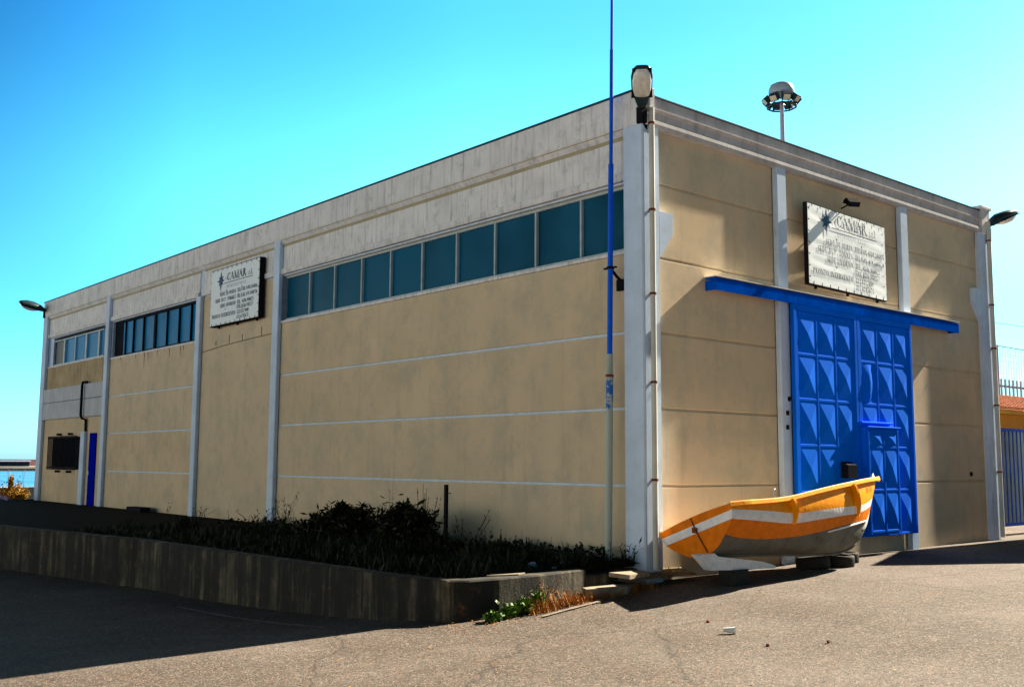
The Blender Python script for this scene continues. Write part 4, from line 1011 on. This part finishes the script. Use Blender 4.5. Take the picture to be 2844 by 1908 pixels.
# ------------------------------------------------------------------ terrace weeds
def spray(mb, base, h, n, ls, spread=.25, lean=(0, 0), mi=0):
    """upright stalks carrying narrow leaves"""
    for _ in range(n):
        a = random.uniform(0, 6.28); s_ = random.random() * spread
        top = Vector((math.cos(a) * s_ * 1.5 + lean[0], math.sin(a) * s_ * 1.5 + lean[1], h * random.uniform(.6, 1.05)))
        b0 = Vector(base) + Vector((math.cos(a) * s_ * .4, math.sin(a) * s_ * .4, 0))
        pts = [b0, b0 + top * .5 + Vector((0, 0, .03)), b0 + top]
        for i in range(2):
            d_ = (pts[i + 1] - pts[i]); sd_ = d_.cross(Vector((random.gauss(0, 1), random.gauss(0, 1), .1))).normalized() * .006
            mb.q([pts[i] - sd_, pts[i] + sd_, pts[i + 1] + sd_ * .6, pts[i + 1] - sd_ * .6], mi)
        for k in range(int(h * 26)):
            t = random.uniform(.25, 1); p = b0 + top * t
            d_ = Vector((random.gauss(0, 1), random.gauss(0, 1), random.uniform(-.2, 1))).normalized(); L_ = ls * random.uniform(.4, 1.1)
            s2 = d_.cross(Vector((0, 0, 1))).normalized() * L_ * .13
            mb.q([p, p + d_ * L_ * .5 + s2, p + d_ * L_, p + d_ * L_ * .5 - s2], mi)
def weed(label, base, h, n, ls, spread=.25, name='weed', mt='leafdark', cat='weed', lean=(0, 0)):
    T = thing(name, label, cat, base); mb = MB(); spray(mb, base, h, n, ls, spread, lean); mb.build('foliage', M[mt], T, fix=False); return T
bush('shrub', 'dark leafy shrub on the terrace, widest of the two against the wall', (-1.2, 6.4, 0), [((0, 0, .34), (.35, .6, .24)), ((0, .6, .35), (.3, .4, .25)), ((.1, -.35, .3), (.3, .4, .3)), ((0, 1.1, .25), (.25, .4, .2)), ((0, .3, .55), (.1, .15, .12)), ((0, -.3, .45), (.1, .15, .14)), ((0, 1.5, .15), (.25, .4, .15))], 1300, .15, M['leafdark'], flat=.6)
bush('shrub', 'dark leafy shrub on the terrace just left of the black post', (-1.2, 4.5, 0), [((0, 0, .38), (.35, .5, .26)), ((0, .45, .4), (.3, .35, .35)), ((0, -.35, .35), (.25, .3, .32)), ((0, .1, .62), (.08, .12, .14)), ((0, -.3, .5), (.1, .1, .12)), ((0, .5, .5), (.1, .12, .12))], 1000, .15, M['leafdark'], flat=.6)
weed('tall thin seed stalk rising above the dark shrubs to the pale joint', (-1.25, 4.95, .0), 1.55, 3, .05, .05, 'seed_stalk')
for _k in range(1): weed('fine dry stalks fanning out between the shrub and the black post', (-1.2, 4.1, .0), 1.15, 12, .07, .25, 'dry_stalks')
weed('feathery dark weed against the wall right of the second column', (-.6, 10.2, .0), .85, 7, .13, .3)
weed('small dark weed at the foot of the sign bay wall', (-.5, 14.9, .03), .35, 10, .12, .25)
weed('low feathery weed at the foot of the second column', (-.5, 11.6, .03), .38, 9, .12, .3)
weed('thin curved weed at the foot of the third column', (-.4, 17.2, .03), .4, 3, .08, .1)
weed('drooping dark weed just right of the mast foot', (-.25, .14, .0), .38, 7, .13, .14)
weed('sparse weed on the terrace right of the black post', (-1.1, 3.1, .0), .75, 9, .09, .35)
weed('low sparse weed midway between the black post and the mast', (-1.1, 2.5, .0), .5, 12, .1, .35)
mb = MB(); mb.box((-1.24, 3.38, -.1), (-1.19, 3.44, 1.17)); mb.box((-1.22, 3.30, 1.02), (-1.20, 3.38, 1.035)); tag(mb.build('fence_post', M['black'], loc=(-1.2, 3.4, 0)), 'black upright post standing in the terrace weeds', 'post')
mb = MB(); mb.bx((-.5, 18.8, .0), (-.2, 19.9, .2), .02); tag(mb.build('stone_block', M['blackblue'], loc=(-.35, 19.3, 0)), 'dark oblong block on the terrace at the foot of the long wall', 'block')
gs = MB(); random.seed(11)
for _ in range(15000):
    y = .1 + 13 * random.random() ** 1.3; x0 = rwx(y) + .25; x = x0 + (0 - x0) * random.random() ** .75
    near = 1 if y < 6 else .7
    z0 = .0; h_ = random.uniform(.03, .13) * (1 + 1.6 * max(0, mnoise.noise(Vector((x * 1.7, y * 1.3, 4))) + .1) ** 1.0 * 2) * near
    if x < x0 + .5: h_ *= .5
    a = random.uniform(0, 6.28); dx, dy = math.cos(a), math.sin(a); w_ = .012 + .008 * random.random()
    lx, ly = random.gauss(0, .35) * h_, random.gauss(0, .35) * h_
    gs.q([(x - dx * w_, y - dy * w_, z0), (x + dx * w_, y + dy * w_, z0), (x + lx + dx * w_ * .3, y + ly + dy * w_ * .3, z0 + h_), (x + lx - dx * w_ * .3, y + ly - dy * w_ * .3, z0 + h_)])
for _ in range(420):
    y = .3 + 11 * random.random() ** 1.4; x = random.uniform(-1.6, -.08); q_ = random.uniform(.03, .22); leafball(gs, (x, y, q_), (.07, .07, .06), 8, .07, 0, 1.6)
    if random.random() < .3: spray(gs, (x, y, 0), random.uniform(.2, .5), 1, .06, .1)
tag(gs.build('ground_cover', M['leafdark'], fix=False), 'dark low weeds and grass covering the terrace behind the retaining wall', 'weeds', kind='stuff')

# plants and brush at the foot of the retaining wall
bush('leafy_plant', 'bright green leafy plant sprouting between road and retaining wall', (-2.95, -.38, -.46), [((-.4, -.05, .06), (.14, .08, .05)), ((-.1, -.02, .10), (.2, .08, .08)), ((.22, .02, .14), (.16, .08, .11)), ((.45, .05, .17), (.12, .07, .13))], 210, .06, M['leafgreen'], cat='plant', flat=2.2, stems=4)
sb = MB(); random.seed(5)
for _ in range(1700):
    t = random.random(); x = -2.75 + 2.5 * t; yb_ = lerp(x, [-2.75, -1.6, -.9, -.2], [-.42, -.32, -.30, -.32]) + random.gauss(0, .07); z = gz(x, yb_) - .01
    h_ = random.uniform(.02, .17) * (1.3 if x < -1.8 else .75); a = random.uniform(0, 6.28); l = h_ * random.uniform(.2, 1.0)
    d_ = Vector((math.cos(a) * l, math.sin(a) * l, h_)); s2 = Vector((-math.sin(a), math.cos(a), 0)) * random.uniform(.002, .009); p = Vector((x, yb_, z))
    sb.q([p - s2, p + s2, p + d_ + s2 * .4, p + d_ - s2 * .4])
tag(sb.build('dry_brush', M['straw'], fix=False), 'rusty orange dry grass and brush at the end of the retaining wall', 'dry grass', kind='stuff')
weed('tuft of golden weed growing against the sunlit end of the retaining wall', (-2.35, -.28, -.42), .42, 10, .07, .12, 'grass_tuft', 'straw')
weed('orange brown weed in the mortar at the foot of the cream pipe', (.30, -.2, -.2), .2, 16, .07, .12, 'grass_tuft', 'straw')

# litter and stones
def crumple(name, label, c, r_, mt, cat):
    bm = bmesh.new(); bmesh.ops.create_icosphere(bm, subdivisions=2, radius=1)
    for v in bm.verts:
        n_ = 1 + .45 * mnoise.noise(v.co * 1.7 + Vector(c) * 3); v.co = Vector((v.co.x * r_[0], v.co.y * r_[1], v.co.z * r_[2])) * n_
    me = bpy.data.meshes.new(name); bm.to_mesh(me); bm.free(); me.materials.append(mt)
    o = bpy.data.objects.new(name, me); COL.objects.link(o); o.location = c; return tag(o, label, cat)
crumple('crumpled_paper', 'crumpled pale paper on the terrace, left of a second scrap', (-1.9, .45, .10), (.08, .06, .04), M['paper'], 'litter')
crumple('crumpled_paper', 'crumpled pale paper on the terrace edge, nearest the mast', (-1.35, .32, .09), (.09, .07, .05), M['paper'], 'litter')
crumple('crumpled_paper', 'tiny pale scrap on the terrace below the other papers', (-1.75, .15, .07), (.04, .03, .015), M['paper'], 'litter')
slab('flat pale tile lying on top of the curved retaining wall', [(-3.1, .02), (-2.65, -.12), (-2.45, -.02), (-2.9, .16)], .065, .014, 'loose_tile')
for i, (x, y, r_, lb) in enumerate(((-1.80, -2.63, .024, 'small dark pebble on the asphalt, nearest the boat shadow'), (-2.52, -4.0, .022, 'small dark pebble on the asphalt, below right of the plastic cup'), (-2.0, -4.4, .02, 'small dark pebble on the asphalt, rightmost of the three'))):
    crumple('pebble', lb, (x, y, gz(x, y) + .01), (r_, r_, r_ * .8), M['rust'], 'pebble')
CU = thing('plastic_cup', 'crushed white plastic cup lying on the sunlit asphalt', 'cup', (-2.2, -3.3, gz(-2.2, -3.3)))
cu = MB(); z0 = gz(-2.2, -3.3); n_ = 14; a0 = Vector((.58, -.62, 0)).normalized(); s0_ = Vector((a0.y, -a0.x, 0))
rg = []
for t, r_ in ((0, .024), (.02, .026), (.13, .037), (.135, .041)):
    rg.append([Vector((-2.27, -3.22, z0 + .042)) + a0 * t * 1.0 + s0_ * r_ * math.cos(2 * math.pi * k / n_) + Vector((0, 0, r_ * math.sin(2 * math.pi * k / n_))) for k in range(n_)])
for a, c in zip(rg, rg[1:]):
    for k in range(n_): cu.q([a[k], a[(k + 1) % n_], c[(k + 1) % n_], c[k]], 0, True)
cu.q(rg[0]); cu.build('cup_wall', M['white'], CU, fix=False)
tw = MB(); tw.tube([(-8.2, -3.9, gz(-8.2, -3.9) + .01), (-7.9, -4.1, gz(-7.9, -4.1) + .012), (-7.6, -4.3, gz(-7.6, -4.3) + .008)], .006, 4); tag(tw.build('twig', M['stem'], loc=(-7.9, -4.1, gz(-7.9, -4.1))), 'thin brown twig on the asphalt in the foreground', 'twig')
def worn_line(pts, w_, name='worn_line'):
    mb = MB(); pr_ = None
    for i in range(len(pts) - 1):
        a = Vector(pts[i]); b_ = Vector(pts[i + 1]); n_ = max(2, int((b_ - a).length / .25)); t_ = (b_ - a).normalized(); nn_ = Vector((-t_.y, t_.x))
        for k in range(n_ + 1):
            p = a.lerp(b_, k / n_) + nn_ * .02 * mnoise.noise(Vector((k * .9, i, 2))); ww = w_ * (1 + .5 * mnoise.noise(Vector((k * .7, i, 9))))
            cur = [(q_.x, q_.y, gz(q_.x, q_.y) + .022) for q_ in (p - nn_ * ww / 2, p + nn_ * ww / 2)]
            if pr_: mb.q([pr_[0], pr_[1], cur[1], cur[0]])
            pr_ = cur
    tag(mb.build(name, M['linepaint']), kind='structure')
M['linepaint'] = mat('worn_white_line', (.26, .22, .19), .9, .3, 12, dirt=.9, dirtcol=(.09, .07, .055))
worn_line([(-2.75, -.72), (-2.1, -.62), (-1.5, -.55)], .06)
worn_line([(-4.95, 5.6), (-5.0, 3.0), (-4.95, 1.0)], .06)
random.seed(21); lf = MB()
for _ in range(900):
    x = random.uniform(-4.2, .6); y = -.45 + random.gauss(0, .28) - (.1 if x > -2 else 0)
    if random.random() < .25: x = random.uniform(-9, 6); y = random.uniform(-8, -1)
    z = gz(x, y) + .012; a = random.uniform(0, 6.28); r_ = random.uniform(.006, .022)
    lf.q([(x + r_ * math.cos(a + k * 1.57) * (1 if k % 2 else .5), y + r_ * math.sin(a + k * 1.57) * (1 if k % 2 else .5), z + random.uniform(0, .012)) for k in range(4)])
tag(lf.build('leaf_litter', M['straw'], fix=False), 'scattered dry leaf bits and grit on the asphalt edge', 'litter', kind='stuff')

# ------------------------------------------------------------------ cabin-shaped block added out of frame to shade the right hand corner
CB = thing('unseen_shade_block', 'unseen cabin-shaped block added right of the view to cast shade by the gate', 'shade caster', (13.5, -3, 0))
P0 = Vector((10.95, -1.72)); e1 = Vector((.83, -.56)); e2 = Vector((.936, .351))
poly = [P0, P0 + e2 * 3.2, P0 + e2 * 3.2 + e1 * 4.4, P0 + e1 * 4.4]
mb = MB(); mb.prism([tuple(p) for p in poly], lambda x, y: (x, y, -.2), lambda x, y: (x, y, 4.4)); mb.build('wall', M['hutwall'], CB)
ctr = sum(poly, Vector((0, 0))) / 4
mb = MB(); mb.prism([tuple(ctr + (p - ctr) * 1.01) for p in poly], lambda x, y: (x, y, 4.401), lambda x, y: (x, y, 4.5)); mb.build('roof', M['roof'], CB)
mb = MB(); pa = P0 + e1 * 1.2 - Vector((.34, .5)) * .03; mb.prism([tuple(pa), tuple(pa + e1 * .9), tuple(pa + e1 * .9 - Vector((.56, .83)) * .04), tuple(pa - Vector((.56, .83)) * .04)], lambda x, y: (x, y, 0), lambda x, y: (x, y, 2.0)); mb.build('door', M['bluedeep'], CB)

# things of one kind share a group phrase
PH = {'street_lamp': 'street lamp heads on the corners of the warehouse', 'billboard': 'laced banner boards on the warehouse walls', 'shrub': 'shrubs on the terrace and quay', 'weed': 'dark weeds along the foot of the long wall', 'grass_tuft': 'straw coloured tufts near the corner', 'pebble': 'pebbles on the asphalt', 'crumpled_paper': 'paper scraps on the terrace', 'harbour_shed': 'low sheds on the far breakwater', 'paving_slab': 'loose slabs by the wall end'}
for o in COL.objects:
    n_ = o.name.split('.')[0]
    if o.parent is None and n_ in PH and 'group' not in o: o['group'] = PH[n_]
